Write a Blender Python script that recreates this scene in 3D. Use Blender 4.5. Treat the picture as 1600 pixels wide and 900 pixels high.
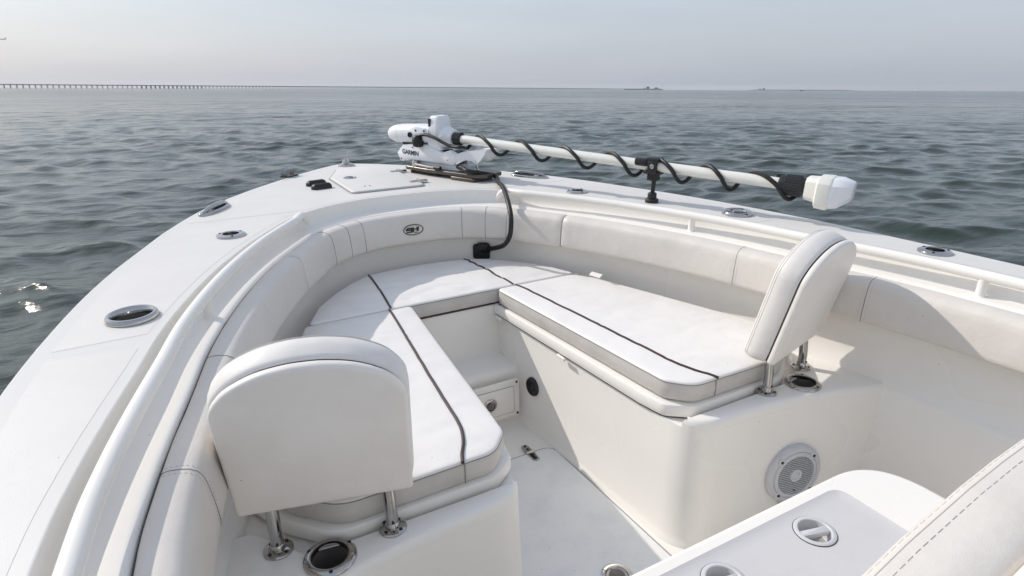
import bpy, bmesh, math, random
import numpy as np
from mathutils import Vector, Matrix, noise
from mathutils.geometry import delaunay_2d_cdt

for o in list(bpy.data.objects):
    bpy.data.objects.remove(o, do_unlink=True)
SC = bpy.context.scene
COL = SC.collection
random.seed(7)
rng = np.random.default_rng(11)

# ------------------------------------------------------------------ camera, sky, sun, exposure
# boat frame: X starboard, Y to the bow, Z up, camera eye at (CX,0,0).  The boat floats trimmed a little
# bow-up and heeled a little to port, so the boat frame is tilted into the level world by BOAT.
CX = -0.8962
EYE_HEIGHT = 1.85
UP = Vector((0.0317798, 0.0336013, 0.9989299))
ROT = UP.rotation_difference(Vector((0, 0, 1))).to_matrix().to_4x4()
BOAT = Matrix.Translation((0, 0, EYE_HEIGHT)) @ ROT

cam_data = bpy.data.cameras.new('camera')
cam = bpy.data.objects.new('camera', cam_data)
COL.objects.link(cam)
cr = Vector((0.87855957, -0.47755291, -0.00873523))
cu = Vector((0.17584883, 0.30639892, 0.93551958))
cf = Vector((0.44408364, 0.82344576, -0.35316683))
cam.matrix_world = BOAT @ Matrix(((cr.x, cu.x, -cf.x, CX), (cr.y, cu.y, -cf.y, 0), (cr.z, cu.z, -cf.z, 0), (0, 0, 0, 1)))
cam_data.sensor_width = 36
cam_data.lens = 36 * 948.394 / 1600
cam_data.clip_start = 0.02
cam_data.clip_end = 120000
SC.camera = cam
SC.render.resolution_x = 1024
SC.render.resolution_y = 576
CAM = cam.matrix_world.translation.copy()

SUN_BOAT = Vector((-0.80, 1.15, 1.0)).normalized()
sun_dir = (ROT.to_3x3() @ SUN_BOAT).normalized()
SUN_EL = math.asin(sun_dir.z)
SUN_AZ = math.atan2(sun_dir.x, sun_dir.y)

world = bpy.data.worlds.new('World')
SC.world = world
world.use_nodes = True
nt = world.node_tree
nt.nodes.clear()
w_out = nt.nodes.new('ShaderNodeOutputWorld')
w_bg = nt.nodes.new('ShaderNodeBackground')
w_sky = nt.nodes.new('ShaderNodeTexSky')
w_sky.sky_type = 'NISHITA'
w_sky.sun_disc = False
w_sky.sun_elevation = SUN_EL
w_sky.sun_rotation = SUN_AZ
w_sky.altitude = 0
w_sky.air_density = 1.7
w_sky.dust_density = 2.4
w_sky.ozone_density = 6.0
w_bg.inputs['Strength'].default_value = 0.112
w_hs = nt.nodes.new('ShaderNodeHueSaturation')          # thin summer haze: the whole sky is paler than clear air
w_hs.inputs['Saturation'].default_value = 0.66
w_hs.inputs['Value'].default_value = 1.0
w_mul = nt.nodes.new('ShaderNodeMix')
w_mul.data_type = 'RGBA'
w_mul.blend_type = 'MULTIPLY'
w_mul.inputs[0].default_value = 1.0
w_mul.inputs[7].default_value = (1.0, 1.0, 1.0, 1)
nt.links.new(w_sky.outputs['Color'], w_hs.inputs['Color'])
nt.links.new(w_hs.outputs['Color'], w_mul.inputs[6])
w_tc = nt.nodes.new('ShaderNodeTexCoord')               # faint uneven streaks of high haze
w_mp = nt.nodes.new('ShaderNodeMapping')
w_mp.inputs['Scale'].default_value = (1.6, 1.6, 11.0)
w_nz = nt.nodes.new('ShaderNodeTexNoise')
w_nz.inputs['Scale'].default_value = 2.2
w_nz.inputs['Detail'].default_value = 5
w_mr = nt.nodes.new('ShaderNodeMapRange')
w_mr.inputs['From Min'].default_value = 0.3
w_mr.inputs['From Max'].default_value = 0.75
w_mr.inputs['To Min'].default_value = 0.975
w_mr.inputs['To Max'].default_value = 1.05
w_cl = nt.nodes.new('ShaderNodeVectorMath')
w_cl.operation = 'SCALE'
nt.links.new(w_tc.outputs['Generated'], w_mp.inputs['Vector'])
nt.links.new(w_mp.outputs['Vector'], w_nz.inputs['Vector'])
nt.links.new(w_nz.outputs['Fac'], w_mr.inputs['Value'])
w_veil = nt.nodes.new('ShaderNodeMix')                  # even veil of summer haze over the whole dome
w_veil.data_type = 'RGBA'
w_veil.inputs[0].default_value = 0.57
w_veil.inputs[7].default_value = (4.65, 5.12, 6.15, 1)
nt.links.new(w_mul.outputs[2], w_veil.inputs[6])
nt.links.new(w_veil.outputs[2], w_cl.inputs[0])
nt.links.new(w_mr.outputs['Result'], w_cl.inputs['Scale'])
nt.links.new(w_cl.outputs['Vector'], w_bg.inputs['Color'])
nt.links.new(w_bg.outputs['Background'], w_out.inputs['Surface'])

sun_data = bpy.data.lights.new('sun', 'SUN')
sun_data.energy = 2.45
sun_data.angle = math.radians(0.6)
sun_data.color = (1.0, 0.935, 0.86)
sun = bpy.data.objects.new('sun', sun_data)
COL.objects.link(sun)
sun.location = (-40, 60, 60)
sun.rotation_euler = sun_dir.to_track_quat('Z', 'Y').to_euler()

SC.view_settings.view_transform = 'Standard'
SC.view_settings.look = 'None'
SC.view_settings.gamma = 1.0
SC.view_settings.use_curve_mapping = False
SC.view_settings.exposure = 0.33
SC.cycles.max_bounces = 14
SC.cycles.diffuse_bounces = 9


# ------------------------------------------------------------------ materials
def new_mat(name, color, rough=0.4, metal=0.0, bump=None, vary=None, coat=0.0, spec=0.5):
    """bump: list of (kind, scale, strength, distance); vary: (scale, dark colour, lo, hi)"""
    m = bpy.data.materials.new(name)
    m.use_nodes = True
    n = m.node_tree
    b = n.nodes['Principled BSDF']
    b.inputs['Base Color'].default_value = (*color, 1)
    b.inputs['Roughness'].default_value = rough
    b.inputs['Metallic'].default_value = metal
    b.inputs['Specular IOR Level'].default_value = spec
    if coat:
        b.inputs['Coat Weight'].default_value = coat
        b.inputs['Coat Roughness'].default_value = 0.08
    tc = n.nodes.new('ShaderNodeTexCoord')
    if vary:
        sc, dark, lo, hi = vary
        tn = n.nodes.new('ShaderNodeTexNoise')
        tn.inputs['Scale'].default_value = sc
        tn.inputs['Detail'].default_value = 6 if sc > 2.5 else 1.5
        tn.inputs['Roughness'].default_value = 0.65
        n.links.new(tc.outputs['Object'], tn.inputs['Vector'])
        rp = n.nodes.new('ShaderNodeValToRGB')
        rp.color_ramp.elements[0].position = lo
        rp.color_ramp.elements[0].color = (*color, 1)
        rp.color_ramp.elements[1].position = hi
        rp.color_ramp.elements[1].color = (*dark, 1)
        n.links.new(tn.outputs['Fac'], rp.inputs['Fac'])
        vr = n.nodes.new('ShaderNodeTexVoronoi')           # stray grit and rust specks
        vr.inputs['Scale'].default_value = 16.0
        n.links.new(tc.outputs['Object'], vr.inputs['Vector'])
        lt = n.nodes.new('ShaderNodeMath')
        lt.operation = 'LESS_THAN'
        lt.inputs[1].default_value = 0.026 if metal < 0.5 else 0.0
        n.links.new(vr.outputs['Distance'], lt.inputs[0])
        mx = n.nodes.new('ShaderNodeMix')
        mx.data_type = 'RGBA'
        mx.inputs[7].default_value = (color[0] * 0.42, color[1] * 0.38, color[2] * 0.34, 1)
        n.links.new(lt.outputs['Value'], mx.inputs[0])
        n.links.new(rp.outputs['Color'], mx.inputs[6])
        n.links.new(mx.outputs[2], b.inputs['Base Color'])
        mr = n.nodes.new('ShaderNodeMapRange')
        mr.inputs['From Min'].default_value = 0.1
        mr.inputs['From Max'].default_value = 0.9
        mr.inputs['To Min'].default_value = max(0.02, rough - 0.06)
        mr.inputs['To Max'].default_value = rough + 0.06
        n.links.new(tn.outputs['Fac'], mr.inputs['Value'])
        n.links.new(mr.outputs['Result'], b.inputs['Roughness'])
    last = None
    for kind, sc, st, dist in (bump or []):
        if kind == 'vor':
            t = n.nodes.new('ShaderNodeTexVoronoi')
            t.inputs['Scale'].default_value = sc
            out = t.outputs['Distance']
        elif kind == 'wave':
            t = n.nodes.new('ShaderNodeTexChecker')
            t.inputs['Scale'].default_value = sc
            out = t.outputs['Fac']
        else:
            t = n.nodes.new('ShaderNodeTexNoise')
            t.inputs['Scale'].default_value = sc
            t.inputs['Detail'].default_value = 4
            out = t.outputs['Fac']
        n.links.new(tc.outputs['Object'], t.inputs['Vector'])
        bp = n.nodes.new('ShaderNodeBump')
        bp.inputs['Strength'].default_value = st
        bp.inputs['Distance'].default_value = dist
        n.links.new(out, bp.inputs['Height'])
        if last:
            n.links.new(last.outputs['Normal'], bp.inputs['Normal'])
        last = bp
    if last:
        n.links.new(last.outputs['Normal'], b.inputs['Normal'])
    return m


M = {}
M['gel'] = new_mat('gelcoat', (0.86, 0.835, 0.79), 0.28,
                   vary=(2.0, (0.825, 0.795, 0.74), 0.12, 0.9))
M['nonskid'] = new_mat('nonskid_deck', (0.68, 0.66, 0.63), 0.55,
                       bump=[('noise', 650, 0.35, 0.0012)],
                       vary=(3.0, (0.62, 0.60, 0.57), 0.42, 0.8))
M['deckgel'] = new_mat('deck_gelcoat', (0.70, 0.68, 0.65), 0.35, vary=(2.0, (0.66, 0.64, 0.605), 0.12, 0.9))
M['floor'] = new_mat('floor_nonskid', (0.80, 0.80, 0.785), 0.5, bump=[('wave', 260, 0.25, 0.0012)],
                     vary=(7.0, (0.66, 0.67, 0.67), 0.45, 0.85))
M['vinyl'] = new_mat('vinyl_top', (0.81, 0.785, 0.75), 0.48,
                     bump=[('vor', 700, 0.14, 0.0009), ('noise', 10, 0.3, 0.014)],
                     vary=(6.0, (0.74, 0.715, 0.69), 0.45, 0.85))
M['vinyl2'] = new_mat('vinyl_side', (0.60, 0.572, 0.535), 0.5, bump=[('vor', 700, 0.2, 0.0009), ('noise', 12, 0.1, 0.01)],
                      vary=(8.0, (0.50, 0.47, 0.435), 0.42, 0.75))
M['bolster'] = new_mat('vinyl_bolster', (0.69, 0.65, 0.60), 0.46,
                       bump=[('vor', 650, 0.2, 0.0009), ('noise', 8, 0.45, 0.014)],
                       vary=(5.0, (0.62, 0.58, 0.525), 0.35, 0.85))
M['weave'] = new_mat('vinyl_weave', (0.77, 0.74, 0.70), 0.5, bump=[('wave', 420, 0.4, 0.001)],
                     vary=(7.0, (0.66, 0.635, 0.61), 0.45, 0.85))
M['backpan'] = new_mat('vinyl_back', (0.82, 0.78, 0.73), 0.45,
                       bump=[('noise', 1100, 0.15, 0.0008), ('noise', 6, 0.3, 0.014)],
                       vary=(4.5, (0.72, 0.675, 0.62), 0.4, 0.82))
M['pipe'] = new_mat('brown_piping', (0.045, 0.026, 0.024), 0.4, bump=[('noise', 900, 0.2, 0.0005)])
M['thread'] = new_mat('grey_thread', (0.27, 0.26, 0.25), 0.7, bump=[('noise', 1500, 0.3, 0.0005)])
M['thread2'] = new_mat('pale_thread', (0.56, 0.52, 0.48), 0.7, bump=[('noise', 1500, 0.3, 0.0005)])
M['darkgap'] = new_mat('dark_gap_strip', (0.03, 0.027, 0.035), 0.5, bump=[('noise', 300, 0.1, 0.001)])  # near-black; colours in the contact shade under lids and cushions
M['greygap'] = new_mat('grey_gap_strip', (0.32, 0.32, 0.32), 0.6, bump=[('noise', 300, 0.1, 0.001)])  # grey gap strips; round the anchor hatch they colour in groove shade
M['steel'] = new_mat('stainless_steel', (0.47, 0.465, 0.455), 0.10, 1.0, bump=[('noise', 60, 0.03, 0.002)],
                     vary=(30.0, (0.40, 0.39, 0.38), 0.45, 0.85))
M['chrome_dark'] = new_mat('dark_chrome', (0.24, 0.24, 0.245), 0.16, 1.0, bump=[('noise', 60, 0.03, 0.002)])
M['cupin'] = new_mat('cup_liner', (0.13, 0.118, 0.105), 0.45, 0.0, bump=[('noise', 80, 0.05, 0.002)])
M['black'] = new_mat('black_plastic', (0.012, 0.012, 0.013), 0.42, bump=[('noise', 500, 0.1, 0.0008)])
M['rubber'] = new_mat('black_rubber', (0.006, 0.006, 0.006), 0.5, bump=[('noise', 300, 0.08, 0.0008)])
M['anod'] = new_mat('dark_anodised_plate', (0.12, 0.105, 0.09), 0.38, 0.6, bump=[('noise', 200, 0.06, 0.001)],
                    vary=(14.0, (0.08, 0.07, 0.06), 0.4, 0.8))
M['motor'] = new_mat('motor_white', (0.78, 0.79, 0.81), 0.33, bump=[('noise', 400, 0.06, 0.0008)],
                     vary=(9.0, (0.70, 0.71, 0.72), 0.45, 0.85))
M['shaft'] = new_mat('shaft_white', (0.79, 0.78, 0.715), 0.28, bump=[('noise', 30, 0.03, 0.002)],
                     vary=(7.0, (0.70, 0.70, 0.65), 0.45, 0.85))
M['grey'] = new_mat('light_grey_plastic', (0.56, 0.565, 0.58), 0.45, bump=[('noise', 500, 0.08, 0.0008)])
M['print'] = new_mat('dark_print', (0.02, 0.02, 0.022), 0.5, bump=[('noise', 500, 0.05, 0.0004)])
M['panelgrey'] = new_mat('lid_panel', (0.58, 0.575, 0.58), 0.5, bump=[('vor', 500, 0.2, 0.001)],
                         vary=(8.0, (0.54, 0.535, 0.535), 0.45, 0.85))
M['concrete'] = new_mat('bridge_concrete', (0.27, 0.27, 0.28), 0.8, bump=[('noise', 1, 0.2, 0.1)])
M['rock'] = new_mat('island_rock', (0.13, 0.135, 0.15), 0.9, bump=[('noise', 0.2, 0.5, 2.0)])
M['bwhite'] = new_mat('boat_white', (0.75, 0.75, 0.75), 0.4, bump=[('noise', 5, 0.05, 0.01)])
M['bdark'] = new_mat('boat_dark', (0.04, 0.045, 0.05), 0.5, bump=[('noise', 5, 0.05, 0.01)])
M['plane'] = new_mat('aircraft_grey', (0.28, 0.28, 0.29), 0.4, bump=[('noise', 1, 0.05, 0.01)])


# ------------------------------------------------------------------ mesh helpers
def V(*a):
    return Vector(a)


class MB:
    def __init__(self):
        self.v = []
        self.f = []

    def add(self, vs, fs):
        n = len(self.v)
        self.v += [tuple(p) for p in vs]
        self.f += [tuple(i + n for i in f) for f in fs]
        return self

    def grid(self, rows, cu=False, cv=False):
        nr, nc = len(rows), len(rows[0])
        vs = [p for r in rows for p in r]
        fs = []
        for i in range(nr if cu else nr - 1):
            for j in range(nc if cv else nc - 1):
                a, b = i, (i + 1) % nr
                c, d = j, (j + 1) % nc
                fs.append((a * nc + c, a * nc + d, b * nc + d, b * nc + c))
        return self.add(vs, fs)

    def loft(self, rings, cap0=True, cap1=True):
        n = len(rings[0])
        self.grid(rings, cv=True)
        base = len(self.v) - len(rings) * n
        if cap0:
            self.f.append(tuple(base + i for i in reversed(range(n))))
        if cap1:
            self.f.append(tuple(base + (len(rings) - 1) * n + i for i in range(n)))
        return self

    def tube(self, path, r, seg=10, closed=False, caps=True, flat=None):
        path = [Vector(p) for p in path]
        n = len(path)
        rs = r if isinstance(r, (list, tuple)) else [r] * n
        rings = []
        prev = None
        for i in range(n):
            if closed:
                t = path[(i + 1) % n] - path[i - 1]
            else:
                t = path[min(i + 1, n - 1)] - path[max(i - 1, 0)]
            t.normalize()
            if prev is None:
                a = Vector((0, 0, 1)) if abs(t.z) < 0.9 else Vector((1, 0, 0))
                u = (a - t * a.dot(t)).normalized()
            else:
                u = (prev - t * prev.dot(t))
                u = u.normalized() if u.length > 1e-6 else prev
            prev = u
            w = t.cross(u)
            rings.append([path[i] + u * (rs[i] * math.cos(2 * math.pi * k / seg)) + w * (rs[i] * math.sin(2 * math.pi * k / seg))
                          for k in range(seg)])
        if closed:
            self.grid(rings, cu=True, cv=True)
        else:
            self.loft(rings, caps, caps)
        return self

    def lathe(self, prof, fr, seg=28, cap0=False, cap1=False):
        """prof: list of (radius, height) ; fr: frame (o, ex, ey, ez)"""
        o, ex, ey, ez = fr
        rings = [[o + ex * (r * math.cos(2 * math.pi * k / seg)) + ey * (r * math.sin(2 * math.pi * k / seg)) + ez * h
                  for k in range(seg)] for r, h in prof]
        return self.loft(rings, cap0, cap1)

    def prism(self, outline, layers, fr=None, cap0=True, cap1=True):
        """outline: CCW 2d polygon; layers: (inset, height)"""
        rings = []
        for ins, h in layers:
            pts = inset(outline, ins)
            rings.append([to_frame(fr, p[0], p[1], h) for p in pts])
        return self.loft(rings, cap0, cap1)

    def box(self, c, size, fr=None, bev=0.004):
        sx, sy, sz = [s / 2 for s in size]
        bev = min(bev, sx * 0.9, sy * 0.9, sz * 0.9)
        out = round_poly([(-sx, -sy), (sx, -sy), (sx, sy), (-sx, sy)], bev, 3)
        c = Vector(c)
        rings = []
        for ins, h in ((bev, -sz), (bev * 0.3, -sz + bev * 0.3), (0, -sz + bev), (0, sz - bev), (bev * 0.3, sz - bev * 0.3), (bev, sz)):
            pts = inset(out, ins)
            rings.append([to_frame(fr, c.x + p[0], c.y + p[1], c.z + h) for p in pts])
        return self.loft(rings)

    def build(self, name, mat, parent=None, sharp=38, flat=False):
        me = bpy.data.meshes.new(name)
        org = root_origin(parent)
        vs = [(p[0] - org[0], p[1] - org[1], p[2] - org[2]) for p in self.v]
        me.from_pydata(vs, [], self.f)
        bm = bmesh.new()
        bm.from_mesh(me)
        bmesh.ops.remove_doubles(bm, verts=bm.verts, dist=1e-6)
        bmesh.ops.recalc_face_normals(bm, faces=bm.faces)
        bm.to_mesh(me)
        bm.free()
        if not flat:
            me.polygons.foreach_set('use_smooth', [True] * len(me.polygons))
            me.set_sharp_from_angle(angle=math.radians(sharp))
        me.materials.append(M[mat] if isinstance(mat, str) else mat)
        o = bpy.data.objects.new(name, me)
        COL.objects.link(o)
        if parent is not None:
            o.parent = parent
        return o


def root_origin(p):
    if p is None:
        return (0, 0, 0)
    while p.parent is not None:
        p = p.parent
    return tuple(p.location)


def to_frame(fr, a, b, c):
    if fr is None:
        return Vector((a, b, c))
    o, ex, ey, ez = fr
    return o + ex * a + ey * b + ez * c


FLAT = (V(0, 0, 0), V(1, 0, 0), V(0, 1, 0), V(0, 0, 1))


def fr_at(o, ex=(1, 0, 0), ey=(0, 1, 0), ez=(0, 0, 1)):
    return (Vector(o), Vector(ex), Vector(ey), Vector(ez))


def inset(poly, d):
    if abs(d) < 1e-9:
        return list(poly)
    n = len(poly)
    out = []
    for i in range(n):
        p0, p1, p2 = poly[i - 1], poly[i], poly[(i + 1) % n]
        e1 = (p1[0] - p0[0], p1[1] - p0[1])
        e2 = (p2[0] - p1[0], p2[1] - p1[1])
        l1 = math.hypot(*e1) or 1e-9
        l2 = math.hypot(*e2) or 1e-9
        n1 = (-e1[1] / l1, e1[0] / l1)
        n2 = (-e2[1] / l2, e2[0] / l2)
        bx, by = n1[0] + n2[0], n1[1] + n2[1]
        k = bx * bx + by * by
        k = max(k, 0.8)
        out.append((p1[0] + d * 2 * bx / k, p1[1] + d * 2 * by / k))
    return out


def round_poly(pts, r, n=6):
    out = []
    m = len(pts)
    for i in range(m):
        rr = r[i] if isinstance(r, (list, tuple)) else r
        p0, p1, p2 = Vector(pts[i - 1]), Vector(pts[i]), Vector(pts[(i + 1) % m])
        a, b = (p0 - p1), (p2 - p1)
        la, lb = a.length, b.length
        a.normalize()
        b.normalize()
        ang = math.acos(max(-1, min(1, a.dot(b))))
        if rr <= 1e-6 or ang > 3.10:
            out.append(tuple(p1))
            continue
        t = min(rr / math.tan(ang / 2), la * 0.48, lb * 0.48)
        q0, q2 = p1 + a * t, p1 + b * t
        for k in range(n + 1):
            s = k / n
            out.append(tuple(q0 * (1 - s) ** 2 + p1 * 2 * s * (1 - s) + q2 * s * s))
    return out


def catmull(pts, n=12):
    pts = [Vector(p) for p in pts]
    P = [pts[0] * 2 - pts[1]] + pts + [pts[-1] * 2 - pts[-2]]
    out = []
    for i in range(1, len(P) - 2):
        for k in range(n):
            t = k / n
            a, b, c, d = P[i - 1], P[i], P[i + 1], P[i + 2]
            out.append(0.5 * ((2 * b) + (c - a) * t + (2 * a - 5 * b + 4 * c - d) * t * t + (3 * b - a - 3 * c + d) * t ** 3))
    out.append(pts[-1])
    return out


def resample(path, n):
    L = [0]
    for a, b in zip(path, path[1:]):
        L.append(L[-1] + (b - a).length)
    out = []
    j = 0
    for i in range(n):
        s = L[-1] * i / (n - 1)
        while j < len(L) - 2 and L[j + 1] < s:
            j += 1
        t = (s - L[j]) / max(1e-9, L[j + 1] - L[j])
        out.append(path[j].lerp(path[j + 1], min(max(t, 0), 1)))
    return out


def in_poly(x, y, poly):
    c = False
    n = len(poly)
    j = n - 1
    for i in range(n):
        xi, yi = poly[i][0], poly[i][1]
        xj, yj = poly[j][0], poly[j][1]
        if (yi > y) != (yj > y) and x < (xj - xi) * (y - yi) / (yj - yi) + xi:
            c = not c
        j = i
    return c


def cdt(outer, holes=(), interior=(), zf=None, fr=None):
    """triangulated sheet with holes; zf(x,y)->height"""
    vs = [Vector((p[0], p[1])) for p in outer]
    es = [(i, (i + 1) % len(outer)) for i in range(len(outer))]
    for h in holes:
        b = len(vs)
        vs += [Vector((p[0], p[1])) for p in h]
        es += [(b + i, b + (i + 1) % len(h)) for i in range(len(h))]
    vs += [Vector((p[0], p[1])) for p in interior]
    ov, oe, of, *_ = delaunay_2d_cdt(vs, es, [], 0, 1e-7)
    keep = []
    for f in of:
        cx_ = sum(ov[i].x for i in f) / len(f)
        cy_ = sum(ov[i].y for i in f) / len(f)
        if in_poly(cx_, cy_, outer) and not any(in_poly(cx_, cy_, h) for h in holes):
            keep.append(tuple(f))
    pts = [to_frame(fr, p.x, p.y, zf(p.x, p.y) if callable(zf) else (zf or 0)) for p in ov]
    return pts, keep


def circle(cx_, cy_, r, n=28):
    return [(cx_ + r * math.cos(2 * math.pi * k / n), cy_ + r * math.sin(2 * math.pi * k / n)) for k in range(n)]


def tag(o, label=None, cat=None, group=None, kind=None):
    if label:
        o['label'] = label
    if cat:
        o['category'] = cat
    if group:
        o['group'] = group
    if kind:
        o['kind'] = kind
    return o


BOAT_TOP = []


def thing(name, loc, label, cat, group=None, boat=True):
    o = bpy.data.objects.new(name, None)
    o.empty_display_size = 0.1
    COL.objects.link(o)
    o.location = loc
    tag(o, label, cat, group)
    if boat:
        BOAT_TOP.append(o)
    return o


def text_part(body, height, fr, mat, name, parent, bold=0.0, shear=0.0, width=None):
    cu_ = bpy.data.curves.new('lettering', 'FONT')
    cu_.body = body
    cu_.size = 1.0
    cu_.offset = bold
    cu_.shear = shear
    cu_.resolution_u = 4
    cu_.extrude = 0.02
    t = bpy.data.objects.new('lettering', cu_)
    COL.objects.link(t)
    dg = bpy.context.evaluated_depsgraph_get()
    me = bpy.data.meshes.new_from_object(t.evaluated_get(dg))
    bpy.data.objects.remove(t, do_unlink=True)
    xs = [v.co.x for v in me.vertices]
    ys = [v.co.y for v in me.vertices]
    h = max(ys) - min(ys)
    w = max(xs) - min(xs)
    sy = height / h
    sx = (width / w) if width else sy
    mb = MB()
    vs = [to_frame(fr, (v.co.x - min(xs) - w / 2) * sx, (v.co.y - min(ys) - h / 2) * sy, v.co.z * 0.02) for v in me.vertices]
    mb.add(vs, [tuple(p.vertices) for p in me.polygons])
    bpy.data.meshes.remove(me)
    return mb.build(name, mat, parent, flat=True)


# ------------------------------------------------------------------ the boat: plan curves (measured, metres)
ZD = -0.607            # deck level
ZL = -0.668            # rail ledge
ZF = -1.45             # cockpit floor
OUT = [(0, 3.90), (0.10, 3.83), (0.21, 3.735), (0.42, 3.52), (0.655, 3.235), (0.84, 2.95), (0.975, 2.65), (1.06, 2.40), (1.145, 2.13),
       (1.215, 1.83), (1.275, 1.45), (1.30, 1.10), (1.315, 0.80), (1.33, 0.3), (1.335, -0.8), (1.33, -4.0)]
INN = [(0, 2.81), (0.17, 2.798), (0.31, 2.755), (0.42, 2.695), (0.525, 2.606), (0.605, 2.493), (0.73, 2.288), (0.838, 2.070), (0.930, 1.84), (1.008, 1.595),
       (1.056, 1.385), (1.102, 1.185), (1.135, 1.017), (1.158, 0.845), (1.19, 0.4), (1.20, 0), (1.20, -0.8), (1.20, -4.0)]


def side_path(ctrl, n):
    full = [(-x, y) for x, y in reversed(ctrl[1:])] + list(ctrl)
    return resample(catmull([V(x, y, 0) for x, y in full], 14), n)


def half_path(ctrl, n):
    return resample(catmull([V(x, y, 0) for x, y in ctrl], 14), n)


_oh = half_path(OUT, 190)
outer_path = [V(-p.x, p.y, 0) for p in reversed(_oh[1:])] + _oh
inner_path = side_path(INN, 381)


def normals(path, inward=True):
    ns = []
    for i, p in enumerate(path):
        t = path[min(i + 1, len(path) - 1)] - path[max(i - 1, 0)]
        t.normalize()
        n = V(t.y, -t.x, 0)          # travelling port-aft -> bow -> starboard-aft, right hand side is inboard
        ns.append(n)
    return ns


inner_n = normals(inner_path)
outer_n = normals(outer_path)


def off_in(i, d):
    return inner_path[i] + inner_n[i] * d


boat = thing('centre_console_boat', (0, 1.2, -1.85), 'white fibreglass fishing boat bow with cockpit, deck fittings and grab rails', 'boat')

RODS = [(-0.777, 2.42, 0.052, 'flange'), (0.772, 2.416, 0.052, 'flange'), (-1.072, 1.706, 0.061, 'ring'), (1.085, 1.712, 0.061, 'ring'),
        (1.232, 1.016, 0.050, 'flange'), (-1.225, 0.98, 0.050, 'flange')]
RODS = [r for r in RODS if r[1] > 0.99]
hole_r = lambda r, k: r * (0.72 if k == 'ring' else 0.54)
deck_holes = [circle(x, y, hole_r(r, k) * 1.08, 24) for x, y, r, k in RODS]

mb = MB()
outl = [(p.x, p.y) for p in outer_path] + [(p.x, p.y) for p in reversed(inner_path)]
pts, tri = cdt(outl, deck_holes, zf=ZD)
mb.add(pts, tri)
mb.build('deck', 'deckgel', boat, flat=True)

# raised non-skid fields
def field(y0, y1, side):
    o_ = [(p.x, p.y) for p, n in zip([p + n * 0.035 for p, n in zip(outer_path, outer_n)], outer_n)]
    i_ = [(p.x, p.y) for p in [p - n * 0.022 for p, n in zip(inner_path, inner_n)]]
    if side:
        a = [q for q in o_ if y0 <= q[1] <= y1 and q[0] * side > 0]
        b = [q for q in i_ if y0 <= q[1] <= y1 and q[0] * side > 0]
        a.sort(key=lambda q: q[1])
        b.sort(key=lambda q: -q[1])
        return a + b
    a = [q for q in o_ if q[1] >= y0 + 0.0]
    b = [q for q in i_ if q[1] >= y0]
    return a + list(reversed(b))


for y0, y1, s in ((-4.0, 1.53, -1), (-4.0, 1.53, 1), (1.565, 2.66, -1), (1.565, 2.66, 1), (2.70, 9, 0)):
    poly = field(y0, y1, s)
    if s == -1:
        pass
    hs = [circle(x, y, r * 1.02, 24) for x, y, r, k in RODS if in_poly(x, y, poly)]
    p_, t_ = cdt(poly, hs, zf=ZD + 0.0004)
    MB().add(p_, t_).build('nonskid_panel', 'nonskid', boat, flat=True)

# hull side: sheer roundover, rub rail, flare to the waterline
rows = []
N_ = len(outer_path)
for dz, dn, sc in ((0, 0, 1), (-0.004, -0.007, 1), (-0.012, -0.012, 1), (-0.030, -0.014, 1), (-0.05, -0.014, 1), (-0.052, 0.0, 1), (-0.25, 0.03, .98),
                   (-0.6, 0.12, .93), (-1.0, 0.22, .86), (-1.45, 0.34, .78)):
    row = []
    for p, n in zip(outer_path, outer_n):
        q = p + n * dn
        q = V(q.x * (1 if sc == 1 else 1 - (1 - sc) * 0.5), (q.y if sc == 1 else q.y - (1 - sc) * 1.2 * max(0, min(1, (q.y - 1) / 2.9))), 0)
        row.append(V(q.x, q.y, ZD + dz))
    rows.append(row)
MB().grid(rows).build('hull_side', 'gel', boat)
mb = MB()
for dn0, z0 in ((0.0, 0),):
    rows = []
    for a in range(9):
        t = math.pi * a / 8
        rows.append([V(p.x + n.x * (-0.012 - 0.012 * math.sin(t)), p.y + n.y * (-0.012 - 0.012 * math.sin(t)), ZD - 0.045 + 0.014 * math.cos(t)) for p, n in zip(outer_path, outer_n)])
    mb.grid(rows)
mb.build('rub_rail', 'steel', boat)

# coaming and inner liner
PROF = [(0.0, 0.0), (0.002, -0.0004), (0.004, -0.0018), (0.0052, -0.005), (0.0065, -0.020), (0.008, -0.036), (0.012, -0.048), (0.019, -0.056),
        (0.028, -0.0603), (0.038, -0.061), (0.06, -0.061), (0.082, -0.061), (0.090, -0.0622), (0.095, -0.066), (0.098, -0.072), (0.099, -0.082),
        (0.101, -0.12), (0.103, -0.20), (0.106, -0.26), (0.112, -0.33), (0.120, -0.365), (0.148, -0.398), (0.156, -0.406), (0.160, -0.416), (0.161, -0.43), (0.165, -0.60), (0.172, -0.86)]
rows = []
for d, dz in PROF:
    rows.append([V(*(off_in(i, d).xy), ZD + dz) for i in range(len(inner_path))])
MB().grid(rows).build('coaming_liner', 'gel', boat, sharp=55)

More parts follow.
